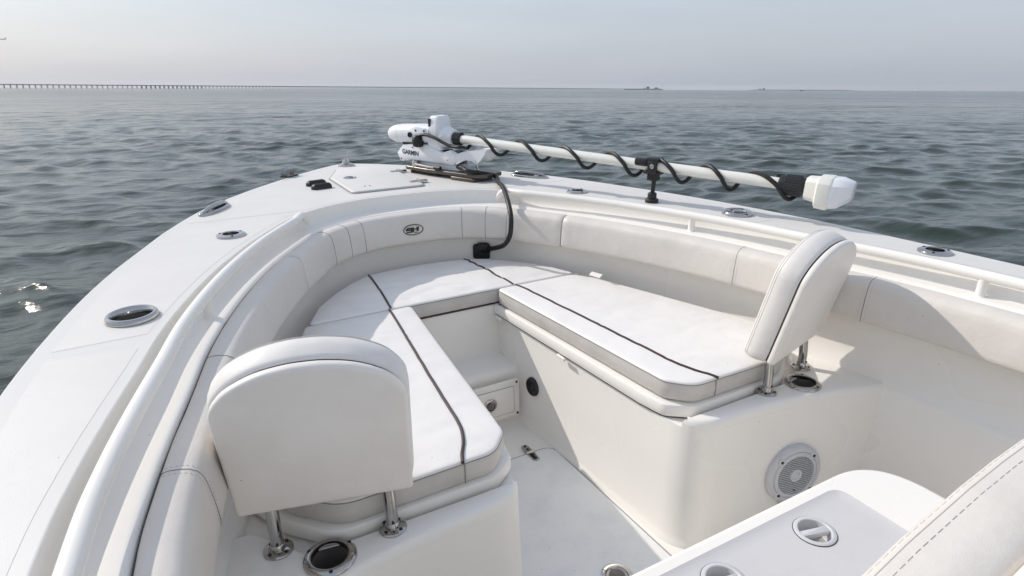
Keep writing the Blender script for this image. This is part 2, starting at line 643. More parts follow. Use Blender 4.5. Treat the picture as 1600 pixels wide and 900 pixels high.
# floor
mb = MB()
fl = [(-1.15, -4.0), (1.15, -4.0), (1.15, 1.3), (0.5, 2.3), (-0.5, 2.3), (-1.15, 1.3)]
fh = [(-0.205, 1.725), (-0.225, 1.05), (-0.232, 0.78), (0.232, 0.78), (0.225, 1.05), (0.205, 1.725)]
p_, t_ = cdt(fl, (), zf=ZF)
mb.add(p_, t_)
mb.build('floor', 'gel', boat, flat=True)
fh_r = round_poly(fh, [0.05, 0, 0.05, 0.05, 0, 0.05], 6)
MB().prism(inset(fh_r, -0.007), [(0, ZF + 0.001), (0, ZF + 0.0022)]).build('hatch_gasket', 'greygap', boat)
fhatch = MB().prism(fh_r, [(0, ZF + 0.001), (0, ZF + 0.004), (0.002, ZF + 0.0065), (0.006, ZF + 0.007)]).build('floor_hatch', 'floor', boat)
for s in (-1, 1):
    mb = MB()
    hx, hy = s * 0.107, 1.722
    out = round_poly([(hx - 0.013, hy - 0.055), (hx + 0.013, hy - 0.055), (hx + 0.016, hy), (hx + 0.013, hy + 0.055), (hx - 0.013, hy + 0.055), (hx - 0.016, hy)], [0.012, 0.012, 0, 0.012, 0.012, 0], 4)
    mb.prism(out, [(0, ZF + 0.007), (0, ZF + 0.010), (0.003, ZF + 0.0125)])
    mb.tube([(hx - 0.016, hy, ZF + 0.013), (hx + 0.016, hy, ZF + 0.013)], 0.005, 8)
    h = mb.build('hinge', 'steel', fhatch)
    for k in (-0.042, -0.022, 0.022, 0.042):
        MB().lathe([(0.0045, 0), (0.0045, 0.0022), (0.0, 0.003)], fr_at((hx, hy + k, ZF + 0.0122)), 8).build('screw', 'black', fhatch)
# flush latch ring of the floor hatch
lr = MB().lathe([(0.048, 0.0), (0.048, 0.003), (0.044, 0.005), (0.034, 0.005), (0.032, 0.002), (0.030, 0.0015), (0.0, 0.0015)], fr_at((0.03, 1.075, ZF + 0.007)), 30)
lr.build('latch_ring', 'steel', fhatch)
MB().lathe([(0.024, 0.0), (0.024, 0.0035), (0.019, 0.005), (0.0, 0.005)], fr_at((0.03, 1.075, ZF + 0.0087)), 24).build('latch_handle', 'cupin', fhatch)

# seat bases (port / starboard boxes with aft shelf, forward box with step)
def mir(poly, s):
    if s > 0:
        return list(poly)
    return [(-x, y) for x, y in reversed(poly)]


def ccw(p):
    a = sum(p[i - 1][0] * p[i][1] - p[i][0] * p[i - 1][1] for i in range(len(p)))
    return p if a > 0 else list(reversed(p))


CUP = (0.762, 1.083)
WALL = round_poly([(0.205, 2.30), (0.205, 2.15), (0.2795, 1.062), (0.56, 1.046), (0.66, 1.034), (0.78, 1.008), (0.90, 0.975), (1.06, 0.93)], [0, 0, 0.115, 0, 0, 0, 0, 0], 14)
WALL = WALL[:]
for s in (-1, 1):
    body = WALL + [(1.10, 0.94), (1.10, 1.20), (0.96, 1.60), (0.73, 2.18), (0.62, 2.30)]
    dn = []
    for a, b in zip(body, body[1:] + body[:1]):
        a, b = Vector(a), Vector(b)
        m_ = max(1, int((b - a).length / 0.05))
        dn += [tuple(a.lerp(b, k / m_)) for k in range(m_)]
    dn = ccw(mir(dn, s))
    mb = MB()
    rings = []
    for z, k in ((ZF - 0.01, -0.030), (ZF + 0.004, -0.028), (ZF + 0.014, -0.021), (ZF + 0.030, -0.016), (-1.25, -0.008), (-1.032, 0.0)):
        ins = inset(dn, k)
        rings.append([V(q[0], q[1], z) if (abs(p[0]) < 0.95 and p[1] < 2.14) else V(p[0], p[1], z) for p, q in zip(dn, ins)])
    mb.loft(rings, False, False)
    p_, t_ = cdt(dn, [circle(s * CUP[0], CUP[1], 0.042, 26)], zf=-1.032)
    mb.add(p_, t_)
    mb.build('seat_base', 'gel', boat, sharp=50)
    wl = [p for p in WALL if p[1] < 1.128 and p[0] > 0.25]
    aft = wl + [(1.10, 0.94), (1.10, 1.255), (0.90, 1.255), (0.85, 1.20), (0.805, 1.136), (0.72, 1.124), (0.40, 1.122)]
    dense = []
    aft = ccw(mir(aft, s))
    for i in range(len(aft)):
        a, b = Vector(aft[i]), Vector(aft[(i + 1) % len(aft)])
        m_ = max(1, int((b - a).length / 0.03))
        dense += [tuple(a.lerp(b, k / m_)) for k in range(m_)]
    mb = MB()
    rings = []
    for ins, z in ((0.0005, -1.034), (0.0, -1.022), (0.003, -1.010), (0.009, -1.0025), (0.016, -1.0)):
        rings.append([V(*p, z) for p in inset(dense, ins)])
    mb.loft(rings, False, False)
    top = inset(dense, 0.016)
    p_, t_ = cdt(top, [circle(s * CUP[0], CUP[1], 0.042, 26)], zf=-1.0)
    mb.add(p_, t_)
    mb.build('seat_end_shelf', 'gel', boat, sharp=50)
    # lid under the cushion
    lid = [(0.178, 2.172), (0.245, 1.28), (0.262, 1.185), (0.335, 1.130), (0.74, 1.132), (0.835, 1.23), (0.90, 1.36), (0.71, 1.84), (0.615, 2.172)]
    lid = round_poly(ccw(mir(lid, s)), [0.015, 0, 0.05, 0.07, 0.10, 0.10, 0.02, 0, 0.02] if s > 0 else [0.02, 0, 0.02, 0.10, 0.10, 0.07, 0.05, 0, 0.015], 8)
    lid_o = MB().prism(lid, [(0.012, -1.027), (0.003, -1.024), (0, -1.016), (0, -0.992), (0.003, -0.986), (0.010, -0.983)]).build('seat_lid', 'gel', boat)
    MB().prism(inset(lid, 0.010), [(0, -1.0335), (0, -1.0255)]).build('lid_contact_shade', 'darkgap', lid_o)  # dark strip added as contact shade between lid and seat base
    MB().prism(inset(lid, 0.034), [(0, -0.9835), (0, -0.9795)]).build('cushion_contact_shade', 'darkgap', lid_o)  # dark sheet put in as the shade line under the cushion
    if s > 0:
        for t in (0.06, 0.55):
            y = 2.172 - t * 0.9
            x = 0.178 + (2.172 - y) * 0.075 - 0.004
            MB().box((x, y, -1.031), (0.010, 0.05, 0.012), bev=0.003).build('lid_hinge', 'gel', lid_o)

prof = [(2.34, -0.985), (2.168, -0.985), (2.166, -1.0), (2.168, -1.19), (2.162, -1.207), (2.145, -1.214), (2.035, -1.217), (2.012, -1.221), (2.002, -1.235),
        (1.998, -1.26), (1.992, -1.40), (1.985, -1.43), (1.965, -1.446), (1.93, -1.4495), (1.90, -1.453), (2.34, -1.46)]
mb = MB()
rings = []
for x in (-0.285, -0.15, 0, 0.15, 0.285):
    rings.append([V(x, y, z) for y, z in prof])
mb.loft(rings, True, True)
mb.build('forward_step', 'gel', boat, sharp=50)
MB().box((0, 2.25, -0.982), (0.56, 0.176, 0.007), None, 0.001).build('cushion_contact_shade', 'darkgap', boat)  # dark slab added for the shade line below the forward cushion
MB().prism(round_poly([(-0.60, 2.182), (0.60, 2.182), (0.50, 2.38), (0.32, 2.56), (0, 2.61), (-0.32, 2.56), (-0.50, 2.38)], 0.02, 3), [(0, -1.08), (0, -0.995), (0.004, -0.988)]).build('forward_seat_base', 'gel', boat)

# access plate on the step riser
pl = MB().prism(round_poly([(-0.062, -1.412), (0.184, -1.412), (0.184, -1.242), (-0.062, -1.242)], 0.014, 5), [(0, 0), (0, 0.006), (0.003, 0.008)],
                fr_at((0, 1.994, 0), (1, 0, 0), (0, 0.03, 1), (0, -1, 0.03))).build('access_plate', 'gel', boat)
fr = fr_at((0, 1.985, 0), (1, 0, 0), (0, 0.03, 1), (0, -1, 0.03))
MB().prism(round_poly([(-0.034, -1.390), (0.158, -1.390), (0.158, -1.268), (-0.034, -1.268)], 0.010, 5), [(0, 0), (0, 0.0015)], fr).build('door_gap', 'greygap', pl)
MB().prism(round_poly([(-0.032, -1.388), (0.156, -1.388), (0.156, -1.270), (-0.032, -1.270)], 0.009, 5), [(0, 0.0005), (0, 0.002), (0.002, 0.003)], fr).build('door', 'gel', pl)
fr2 = fr_at(to_frame(fr, 0.045, -1.330, 0.003), fr[1], fr[2], fr[3])
MB().lathe([(0.030, 0), (0.030, 0.003), (0.026, 0.006), (0.021, 0.006), (0.019, 0.001), (0, 0.001)], fr2, 26).build('latch', 'steel', pl)
MB().prism(round_poly([(-0.011, -0.014), (0.011, -0.014), (0.013, 0.004), (0.006, 0.013), (-0.006, 0.013), (-0.013, 0.004)], 0.003, 3), [(0, 0.001), (0, 0.006), (0.002, 0.008)], fr2).build('latch_handle', 'cupin', pl)
for px_, pz_ in ((0.171, -1.254), (0.173, -1.400), (-0.05, -1.254), (-0.05, -1.400)):
    MB().lathe([(0.005, 0.0), (0.005, 0.002), (0, 0.003)], fr_at(to_frame(fr, px_, pz_, 0.0), fr[1], fr[2], fr[3]), 10).build('screw', 'black', pl)

# black round vent on the starboard seat base
n_ = V(-1, -0.07, 0.03).normalized()
ex = V(-0.07, 1, 0).normalized()
ey = n_.cross(ex).normalized()
vfr = (V(0.2165, 1.885, -1.258), ex, ey, n_)
ven = MB().lathe([(0.040, -0.006), (0.040, 0.008), (0.037, 0.013), (0.030, 0.014), (0.028, 0.008), (0.0, 0.008)], vfr, 28).build('round_vent', 'black', boat)
for k in range(8):
    a = k * math.pi / 4
    MB().box((0.017 * math.cos(a), 0.017 * math.sin(a), 0.011), (0.006, 0.006, 0.004), vfr, 0.001).build('rib', 'rubber', ven)


# ------------------------------------------------------------------ deck hardware
def screw(c, fr, r, parent, mat='black'):
    MB().lathe([(r, 0), (r, r * 0.35), (r * 0.7, r * 0.5), (0, r * 0.4)], fr_at(to_frame(fr, *c), fr[1], fr[2], fr[3]), 9).build('screw', mat, parent)


def rod_holder(x, y, r, kind):
    fr = fr_at((x, y, ZD))
    h = hole_r(r, kind)
    if kind == 'ring':
        prof = [(r, 0.001), (r * 1.0, 0.006), (r * 0.97, 0.011), (r * 0.91, 0.0145), (r * 0.83, 0.0145), (r * 0.77, 0.011), (h, 0.003), (h, -0.03)]
    else:
        prof = [(r, 0.001), (r, 0.004), (r * 0.97, 0.0065), (r * 0.85, 0.0085), (h * 1.12, 0.0105), (h * 1.02, 0.009), (h, 0.004), (h, -0.03)]
    o = MB().lathe(prof, fr, 40).build('rod_holder', 'steel', boat)
    MB().lathe([(h * 0.995, -0.004), (h * 0.97, -0.09), (h * 0.9, -0.16), (0, -0.165)], fr, 28).build('tube', 'cupin', o)
    if kind != 'ring':
        a0 = math.atan2(y - 2, x)
        for k in range(3):
            a = a0 + k * 2.094
            screw((r * 0.78 * math.cos(a), r * 0.78 * math.sin(a), 0.0085), fr, 0.0045, o)
    return o


for x, y, r, k in RODS:
    rod_holder(x, y, r, k)

for s in (-1, 1):
    fr = fr_at((s * CUP[0], CUP[1], -1.0))
    R_ = 0.0565
    o = MB().lathe([(R_, 0.0005), (R_, 0.003), (R_ * 0.97, 0.006), (R_ * 0.86, 0.0095), (R_ * 0.76, 0.0105), (R_ * 0.70, 0.009), (R_ * 0.68, 0.003), (R_ * 0.675, -0.01)], fr, 44).build('cup_holder', 'steel', boat)
    MB().lathe([(R_ * 0.676, -0.003), (R_ * 0.66, -0.05), (R_ * 0.60, -0.085), (R_ * 0.5, -0.092), (0, -0.092)], fr, 32).build('cup', 'cupin', o)
    for k in range(3):
        a = 0.7 + k * 2.094
        screw((R_ * 0.86 * math.cos(a) * s, R_ * 0.86 * math.sin(a), 0.0085), fr, 0.0042, o)


def cleat(x, y, ang):
    ez = V(0, 0, 1)
    ex = V(math.cos(ang), math.sin(ang), 0)
    fr = (V(x, y, ZD), ex, ez.cross(ex), ez)
    L, W = 0.115, 0.034
    oval = [(L * math.cos(t) * (1 - 0.0), W * math.copysign(abs(math.sin(t)) ** 0.85, math.sin(t))) for t in [2 * math.pi * k / 40 for k in range(40)]]
    o = MB().prism(oval, [(0, 0.001), (0, 0.006), (0.003, 0.010), (0.008, 0.012), (0.012, 0.0115)], fr).build('pop_up_cleat', 'steel', boat)
    # recess and folded horn bar
    rec = [(0.052 * math.cos(t) + 0.02, 0.012 * math.sin(t)) for t in [2 * math.pi * k / 24 for k in range(24)]]
    MB().prism(rec, [(0, 0.0118), (0, 0.0124)], fr).build('recess', 'black', o)
    bar = [to_frame(fr, a, -0.004, h) for a, h in ((-0.095, 0.012), (-0.07, 0.019), (-0.03, 0.023), (0.02, 0.024), (0.06, 0.023), (0.085, 0.018), (0.10, 0.012))]
    MB().tube(bar, [0.005, 0.008, 0.0095, 0.0105, 0.0095, 0.008, 0.005], 10).build('horn', 'steel', o)
    return o


cleat(-0.80, 2.90, math.radians(58))
cleat(0.775, 2.885, math.radians(122))

# anchor locker hatch
hz = ZD + 0.0014
hp = [(-0.185, 2.935), (0.185, 2.935), (0.196, 3.38), (0.090, 3.655), (-0.090, 3.655), (-0.192, 3.38)]
hp_r = round_poly(hp, [0.03, 0.03, 0.03, 0.02, 0.02, 0.03], 6)
MB().prism(inset(hp_r, -0.009), [(0, hz + 0.0005), (0, hz + 0.0016)]).build('hatch_gap_shade', 'greygap', boat)  # grey strip standing in for shade in the hatch groove
ah = MB().prism(hp_r, [(0, hz), (0, hz + 0.006), (0.002, hz + 0.0085), (0.006, hz + 0.0095)]).build('anchor_hatch', 'nonskid', boat)
for hx, hy, ha in ((0.195, 3.385, 8), (0.186, 3.03, 3)):
    a = math.radians(ha)
    ex = V(math.cos(a), math.sin(a), 0)
    fr = (V(hx, hy, hz + 0.0095), ex, V(-ex.y, ex.x, 0), V(0, 0, 1))
    o = MB().prism(round_poly([(-0.05, -0.012), (0, -0.015), (0.05, -0.012), (0.05, 0.012), (0, 0.015), (-0.05, 0.012)], 0.008, 4), [(0, -0.006), (0, 0.003), (0.003, 0.005)], fr).build('hinge', 'steel', ah)
    MB().tube([to_frame(fr, 0, -0.018, 0.006), to_frame(fr, 0, 0.018, 0.006)], 0.006, 8).build('hinge_pin', 'steel', ah)
fr = fr_at((-0.102, 3.315, hz + 0.0095))
MB().lathe([(0.036, 0), (0.036, 0.002), (0.033, 0.004), (0.027, 0.004), (0.025, 0.001), (0, 0.001)], fr, 28).build('latch', 'steel', ah)
MB().prism(round_poly([(0.0, -0.014), (0.02, -0.012), (0.02, 0.012), (0, 0.014)], 0.004, 3), [(0, 0.001), (0, 0.002)], fr).build('latch_slot', 'black', ah)
for dx in (-0.012, 0.014):
    screw((-0.085 + dx, 3.04, hz + 0.0095), FLAT, 0.0045, ah)

# navigation light, bow eye, foot switches
a = math.radians(42)
ex, ey = V(math.cos(a), math.sin(a), 0), V(-math.sin(a), math.cos(a), 0)
fr = (V(-0.372, 3.60, ZD), ex, ey, V(0, 0, 1))
nl = MB().prism(round_poly([(-0.045, -0.028), (0.05, -0.028), (0.05, 0.028), (-0.045, 0.028)], 0.008, 4), [(0, 0.001), (0, 0.006)], fr).build('navigation_light', 'black', boat)
MB().prism(round_poly([(-0.040, -0.024), (0.044, -0.024), (0.044, 0.024), (-0.040, 0.024)], 0.006, 4), [(0, 0.006), (0.001, 0.034), (0.004, 0.040), (0.010, 0.0415)], fr).build('housing', 'chrome_dark', nl)
MB().prism(round_poly([(-0.016, 0.010), (0.016, 0.010), (0.016, 0.030), (-0.016, 0.030)], 0.003, 3), [(0, 0.0), (0, 0.003)], (to_frame(fr, 0.0, -0.0225, 0), ex, V(0, 0, 1), -ey)).build('lens', 'cupin', nl)
screw((0.030, -0.0235, 0.022), (fr[0], ex, ey, V(0, 0, 1)), 0.003, nl)

fr = fr_at((0.0, 3.80, ZD + 0.0014))
be = MB().lathe([(0.050, 0), (0.050, 0.005), (0.044, 0.010), (0.026, 0.014), (0.020, 0.022), (0.018, 0.034), (0.015, 0.038), (0, 0.039)], fr, 26).build('bow_fitting', 'steel', boat)
for s in (-1, 1):
    MB().prism(round_poly([(-0.014, 0.016), (0.014, 0.016), (0.014, 0.047), (-0.014, 0.047)], 0.008, 4), [(0, 0), (0, 0.008)], (V(0, 3.80 + s * 0.013 - 0.004, ZD), V(1, 0, 0), V(0, 0, 1), V(0, 1, 0))).build('ear', 'steel', be)
MB().tube([(0, 3.775, ZD + 0.040), (0, 3.825, ZD + 0.040)], 0.005, 8).build('pin', 'steel', be)

for k, (x, y) in enumerate(((-0.293, 3.255), (-0.288, 3.150))):
    fr = fr_at((x, y, ZD + 0.0014), (0.97, 0.2, 0), (-0.2, 0.97, 0))
    oval = round_poly([(-0.046, -0.024), (0.046, -0.024), (0.056, 0), (0.046, 0.024), (-0.046, 0.024), (-0.056, 0)], 0.014, 4)
    sw = MB().prism(oval, [(0, 0), (0, 0.012), (0.003, 0.016)], fr).build('foot_switch', 'black', boat)
    MB().prism(inset(oval, 0.003), [(0, 0.015), (0.003, 0.020), (0.009, 0.024), (0.016, 0.026)], fr).build('switch_cover', 'rubber', sw)

# grab rails
for s in (-1, 1):
    ctr = [p for p in half_path(INN, 191)]
    ns = normals(ctr)
    line = [V(s * (p.x + n.x * 0.050), p.y + n.y * 0.050, ZD + 0.002) for p, n in zip(ctr, ns) if p.y < 2.575 and p.x > 0.3]
    path = [V(s * 0.462, 2.662, ZL - 0.004), V(s * 0.464, 2.658, ZL + 0.020), V(s * 0.472, 2.645, ZL + 0.042), V(s * 0.488, 2.620, ZL + 0.058)] + line
    path = catmull(path[:5], 5)[:-1] + path[4:]
    rail = MB().tube(path, 0.0165, 14).build('grab_rail', 'gel', boat)
    MB().lathe([(0.024, 0), (0.023, 0.004), (0.0175, 0.006)], fr_at((s * 0.462, 2.662, ZL)), 18).build('rail_foot', 'gel', rail)
    for y in (1.775, 0.81, -0.1, -1.0):
        c = min(line, key=lambda q: abs(q.y - y))
        MB().lathe([(0.0175, 0.0), (0.0135, 0.004), (0.0130, 0.03), (0.014, 0.062)], fr_at((c.x - s * 0.0, c.y, ZL)), 16).build('stanchion', 'gel', rail)

# speaker on the starboard seat end
ex = V(1, -0.20, 0).normalized()
n_ = V(-0.20, -1, 0.06).normalized()
ey = n_.cross(ex) * -1
ey = ey if ey.z > 0 else -ey
sfr = (V(0.682, 1.014, -1.272), ex, ey, n_)
spk = MB().lathe([(0.104, -0.004), (0.104, 0.010), (0.100, 0.016), (0.090, 0.020), (0.084, 0.019), (0.083, 0.010), (0.0, 0.010)], sfr, 48).build('speaker', 'grey', boat)
MB().lathe([(0.082, 0.0105), (0.082, 0.0115), (0.0, 0.0115)], sfr, 40).build('speaker_cone', 'black', spk)
MB().lathe([(0.0825, 0.011), (0.0825, 0.019), (0.078, 0.022), (0.070, 0.022), (0.069, 0.012)], sfr, 44).build('grille_ring', 'grey', spk)
for k in range(-9, 10):
    h = k * 0.0071
    w = math.sqrt(max(0, 0.0705 ** 2 - h * h))
    if w > 0.015:
        MB().box((0, h, 0.018), (2 * w, 0.0031, 0.005), sfr, 0.001).build('grille_bar', 'grey', spk)
MB().lathe([(0.022, 0.014), (0.022, 0.0225), (0.015, 0.023), (0.013, 0.020), (0, 0.024)], sfr, 26).build('grille_hub', 'grey', spk)
for k in range(4):
    a = math.pi / 4 + k * math.pi / 2
    c = (0.087 * math.cos(a), 0.087 * math.sin(a))
    MB().prism(circle(c[0], c[1], 0.012, 16), [(0, 0.012), (0, 0.021), (0.002, 0.0225)], sfr).build('screw_lug', 'grey', spk)
    screw((c[0], c[1], 0.0225), sfr, 0.005, spk)
text_part('JL', 0.010, (to_frame(sfr, 0.0, -0.055, 0.0207), ex, ey, n_), 'print', 'maker_mark', spk)
MB().prism(round_poly([(-0.035, -0.122), (0.045, -0.122), (0.045, -0.100), (-0.035, -0.100)], 0.006, 3), [(0, 0), (0, 0.006)], sfr).build('control_tab', 'grey', spk)
for k in (-0.02, 0.01):
    screw((k, -0.112, 0.006), sfr, 0.005, spk)

# trolling motor power socket on the forward liner
ks = min(range(len(inner_path)), key=lambda i: abs(off_in(i, 0.112).x - 0.345) + (9 if inner_path[i].y < 2.3 else 0))
sn = inner_n[ks]
fr = (V(*(off_in(ks, 0.108).xy), -0.892), V(-sn.y, sn.x, 0), V(0, 0, 1), sn)
so = MB().prism(round_poly([(-0.042, -0.036), (0.042, -0.036), (0.042, 0.036), (-0.042, 0.036)], 0.012, 4), [(0, -0.004), (0, 0.016), (0.004, 0.020)], fr).build('power_socket', 'black', boat)
MB().prism(round_poly([(-0.022, 0.008), (0.040, 0.008), (0.040, 0.046), (-0.022, 0.046)], 0.014, 4), [(0, 0.008), (0, 0.022), (0.005, 0.027)], fr).build('socket_flap', 'black', so)

# console seat with its lid, and the console behind it
cs = MB().prism(round_poly([(-0.46, 0.10), (0.46, 0.10), (0.46, 0.665), (-0.46, 0.665)], [0.02, 0.02, 0.13, 0.13], 10), [(0.03, ZF), (0.02, -1.02), (0.012, -0.955)]).build('console_seat', 'gel', boat)
lid_out = round_poly([(-0.475, 0.10), (0.475, 0.10), (0.475, 0.682), (-0.475, 0.682)], [0.01, 0.01, 0.15, 0.15], 14)
LZ = -0.923
MB().prism(lid_out, [(0.010, LZ - 0.032), (0.002, LZ - 0.028), (0, LZ - 0.020), (0, LZ - 0.010), (0.004, LZ - 0.003), (0.012, LZ)], cap1=False).build('lid_rim', 'gel', cs)
panel = round_poly([(-0.295, 0.12), (0.295, 0.12), (0.295, 0.650), (-0.295, 0.650)], [0.01, 0.01, 0.035, 0.035], 8)
mb = MB()
p_, t_ = cdt(inset(lid_out, 0.012), [panel], zf=LZ)
mb.add(p_, t_).build('lid_top', 'gel', cs, flat=True)
LAT = [(-0.131, 0.585), (0.131, 0.585)]
mb = MB()
rows = [[V(*p, LZ) for p in panel], [V(*p, LZ - 0.002) for p in inset(panel, 0.006)], [V(*p, LZ - 0.004) for p in inset(panel, 0.018)], [V(*p, LZ - 0.0045) for p in inset(panel, 0.030)]]
mb.loft(rows, False, False)
p_, t_ = cdt(inset(panel, 0.030), [circle(x, y, 0.036, 26) for x, y in LAT], zf=LZ - 0.0045)
mb.add(p_, t_)
mb.build('lid_panel', 'panelgrey', cs)
for x, y in LAT:
    fr = fr_at((x, y, LZ - 0.0045), (0.97, -0.25, 0), (0.25, 0.97, 0))
    MB().lathe([(0.0435, 0.0), (0.0435, 0.0008), (0.0425, 0.001)], fr, 36, cap1=False).build('latch_gap', 'black', cs)
    MB().lathe([(0.042, 0.0), (0.042, 0.002), (0.040, 0.0035), (0.034, 0.0035), (0.0325, 0.002), (0.0325, -0.022), (0.028, -0.028), (0.0, -0.030)], fr, 36).build('turn_latch', 'grey', cs)
    MB().box((0, 0, -0.004), (0.066, 0.016, 0.013), fr, 0.003).build('latch_bar', 'grey', cs)
con = MB()
prof = [(-1.3, ZF), (0.138, ZF), (0.138, -0.60), (0.12, -0.57), (0.02, -0.55), (-1.3, -0.45)]
con.loft([[V(x, y + dy, z) for y, z in prof] for x, dy in ((-0.44, -0.02), (-0.43, 0), (0.43, 0), (0.44, -0.02))])
con.build('console', 'gel', boat)
MB().box((0, -4.03, -1.05), (2.6, 0.06, 0.9), None, 0.01).build('transom', 'gel', boat)

# ------------------------------------------------------------------ bolsters (padded coaming)
BP = [(0.1025, -0.078), (0.1025, -0.068), (0.107, -0.0625), (0.116, -0.060), (0.134, -0.0605), (0.150, -0.064), (0.161, -0.071), (0.168, -0.082), (0.172, -0.098),
      (0.176, -0.125), (0.179, -0.155), (0.1805, -0.182), (0.1795, -0.193), (0.175, -0.200), (0.165, -0.2045), (0.138, -0.2055), (0.106, -0.2055)]
NI = len(inner_path)


def idx_at(xs, ymin=-9, side=1):
    pass


def idx_y(y, side):
    c = [i for i in range(NI) if inner_path[i].x * side > 0.05]
    return min(c, key=lambda i: abs(off_in(i, 0.101).y - y))


def idx_x(x):
    c = [i for i in range(NI) if inner_path[i].y > 2.0]
    return min(c, key=lambda i: abs(off_in(i, 0.101).x - x))


def bolster(i0, i1, label, seams, loc, doubles=()):
    t = thing('coaming_bolster', loc, label, 'bolster', 'padded bolsters around the cockpit')
    cx_ = sum(p[0] for p in BP) / len(BP)
    cz_ = sum(p[1] for p in BP) / len(BP)
    rings = []
    seq = [(i0, 0.86, 0.0022), (i0, 0.95, 0.0035), (i0, 0.99, 0.007)] + [(i, 1.0, 0.0) for i in range(i0 + 1, i1)] + [(i1, 0.99, -0.007), (i1, 0.95, -0.0035), (i1, 0.86, -0.0022)]
    for i, sc, sh in seq:
        tdir = V(-inner_n[i].y, inner_n[i].x, 0)
        ring = []
        for d, dz in BP:
            dd, zz = cx_ + (d - cx_) * sc, cz_ + (dz - cz_) * sc
            q = off_in(i, dd)
            w = 0.0016 * noise.noise(V(q.x * 9, q.y * 9, zz * 14))
            q = q + inner_n[i] * w + tdir * (sh * 1.0)
            ring.append(V(q.x, q.y, ZD + zz))
        rings.append(ring)
    pad = MB().loft(rings).build('pad', 'bolster', t, sharp=60)
    def prof_line(i, du=0.0, grow=0.0006):
        tdir = V(inner_n[i].y * -1, inner_n[i].x, 0)
        pts = []
        for k, (d, dz) in enumerate(BP[1:14]):
            q = off_in(i, d + grow) + tdir * du
            pts.append(V(q.x, q.y, ZD + dz + (grow if k < 7 else 0)))
        return pts
    for i, kind in seams:
        if kind == 'single':
            MB().tube(prof_line(i, 0, 0.0002), 0.0013, 6).build('seam', 'thread', t)
        else:
            MB().tube(prof_line(i, 0, 0.0002), 0.0010, 6).build('seam', 'thread', t)
            for du in (-0.011, 0.011):
                pl_ = resample(prof_line(i, du, 0.0002), 46)
                mb = MB()
                for k in range(0, 44, 2):
                    mb.tube([pl_[k], pl_[k + 1]], 0.0006, 4)
                mb.build('stitching', 'thread2', t)
    return t


jp, js = idx_y(2.265, -1), idx_y(2.265, 1)
p_end, s_end = idx_y(-3.8, -1), idx_y(-3.8, 1)
bolster(p_end, jp, 'long off-white vinyl bolster along the port coaming, left of the near backrest', [(idx_y(1.50, -1), 'single'), (idx_y(1.055, -1), 'double')], (-0.95, 1.2, -0.81))
fb = bolster(jp, js, 'curved off-white vinyl bolster across the bow with oval emblem', [(idx_x(x), 'single') for x in (-0.45, -0.36, -0.255, 0.265, 0.37, 0.46)], (0, 2.6, -0.81))
bolster(js, s_end, 'long off-white vinyl bolster along the starboard coaming behind the far backrest', [(idx_y(1.50, 1), 'double'), (idx_y(1.055, 1), 'double')], (0.95, 1.2, -0.81))

# dark trim strip seen in the joint between ledge lip and bolster
rows = [[V(*(off_in(i, 0.0995).xy), ZD - 0.069) for i in range(NI)], [V(*(off_in(i, 0.1045).xy), ZD - 0.070) for i in range(NI)]]
MB().grid(rows).build('bolster_track', 'darkgap', boat)

# emblem on the bow bolster: oval ring and the letters
efr = (V(0.004, 2.81 - 0.1788, ZD - 0.134), V(1, 0, 0), V(0, 0.09, 1).normalized(), V(0, -1, 0.09).normalized())
mb = MB()
ell = lambda a, b: [(a * math.cos(2 * math.pi * k / 48), b * math.sin(2 * math.pi * k / 48)) for k in range(48)]
rings = [[to_frame(efr, *p, h) for p in ell(a, b)] for a, b, h in ((0.049, 0.0255, -0.003), (0.049, 0.0255, 0.0012), (0.0455, 0.0222, 0.0012), (0.0455, 0.0222, -0.003))]
mb.grid(rings, cv=True)
emb = mb.build('emblem_ring', 'print', fb)
def glyph(boxes, name):
    m_ = MB()
    for poly in boxes:
        m_.prism(poly, [(0, -0.002), (0, 0.0012)], efr)
    m_.build(name, 'print', fb)
# stylised S (three bars and two links) and H
glyph([[(-0.036, 0.004), (-0.004, 0.004), (-0.004, 0.011), (-0.028, 0.011)], [(-0.037, -0.002), (-0.027, -0.002), (-0.027, 0.0045), (-0.035, 0.0045)],
       [(-0.033, -0.0035), (-0.004, -0.0035), (-0.004, 0.0025), (-0.027, 0.0025)], [(-0.012, -0.009), (-0.004, -0.009), (-0.004, -0.003), (-0.012, -0.003)],
       [(-0.038, -0.0125), (-0.004, -0.0125), (-0.004, -0.008), (-0.034, -0.008)]], 'emblem_letter')
glyph([[(-0.0035, -0.010), (0.003, -0.010), (0.003, 0.011), (-0.0035, 0.011)], [(0.003, 0.000), (0.016, 0.000), (0.016, 0.0045), (0.003, 0.0045)], [(0.016, -0.008), (0.0255, -0.008), (0.028, 0.013), (0.016, 0.010)],
       [(0.002, -0.0145), (0.024, -0.0145), (0.008, -0.0105)]], 'emblem_letter')


# ------------------------------------------------------------------ seat cushions
def dist_poly(x, y, poly):
    best = 9
    for i in range(len(poly)):
        ax, ay = poly[i - 1]
        bx, by = poly[i]
        dx, dy = bx - ax, by - ay
        L = dx * dx + dy * dy
        t = 0 if L == 0 else max(0, min(1, ((x - ax) * dx + (y - ay) * dy) / L))
        best = min(best, math.hypot(x - ax - t * dx, y - ay - t * dy))
    return best


def densify(poly, step=0.025):
    out = []
    for i in range(len(poly)):
        a, b = Vector(poly[i]), Vector(poly[(i + 1) % len(poly)])
        m_ = max(1, int(round((b - a).length / step)))
        out += [tuple(a.lerp(b, k / m_)) for k in range(m_)]
    return out


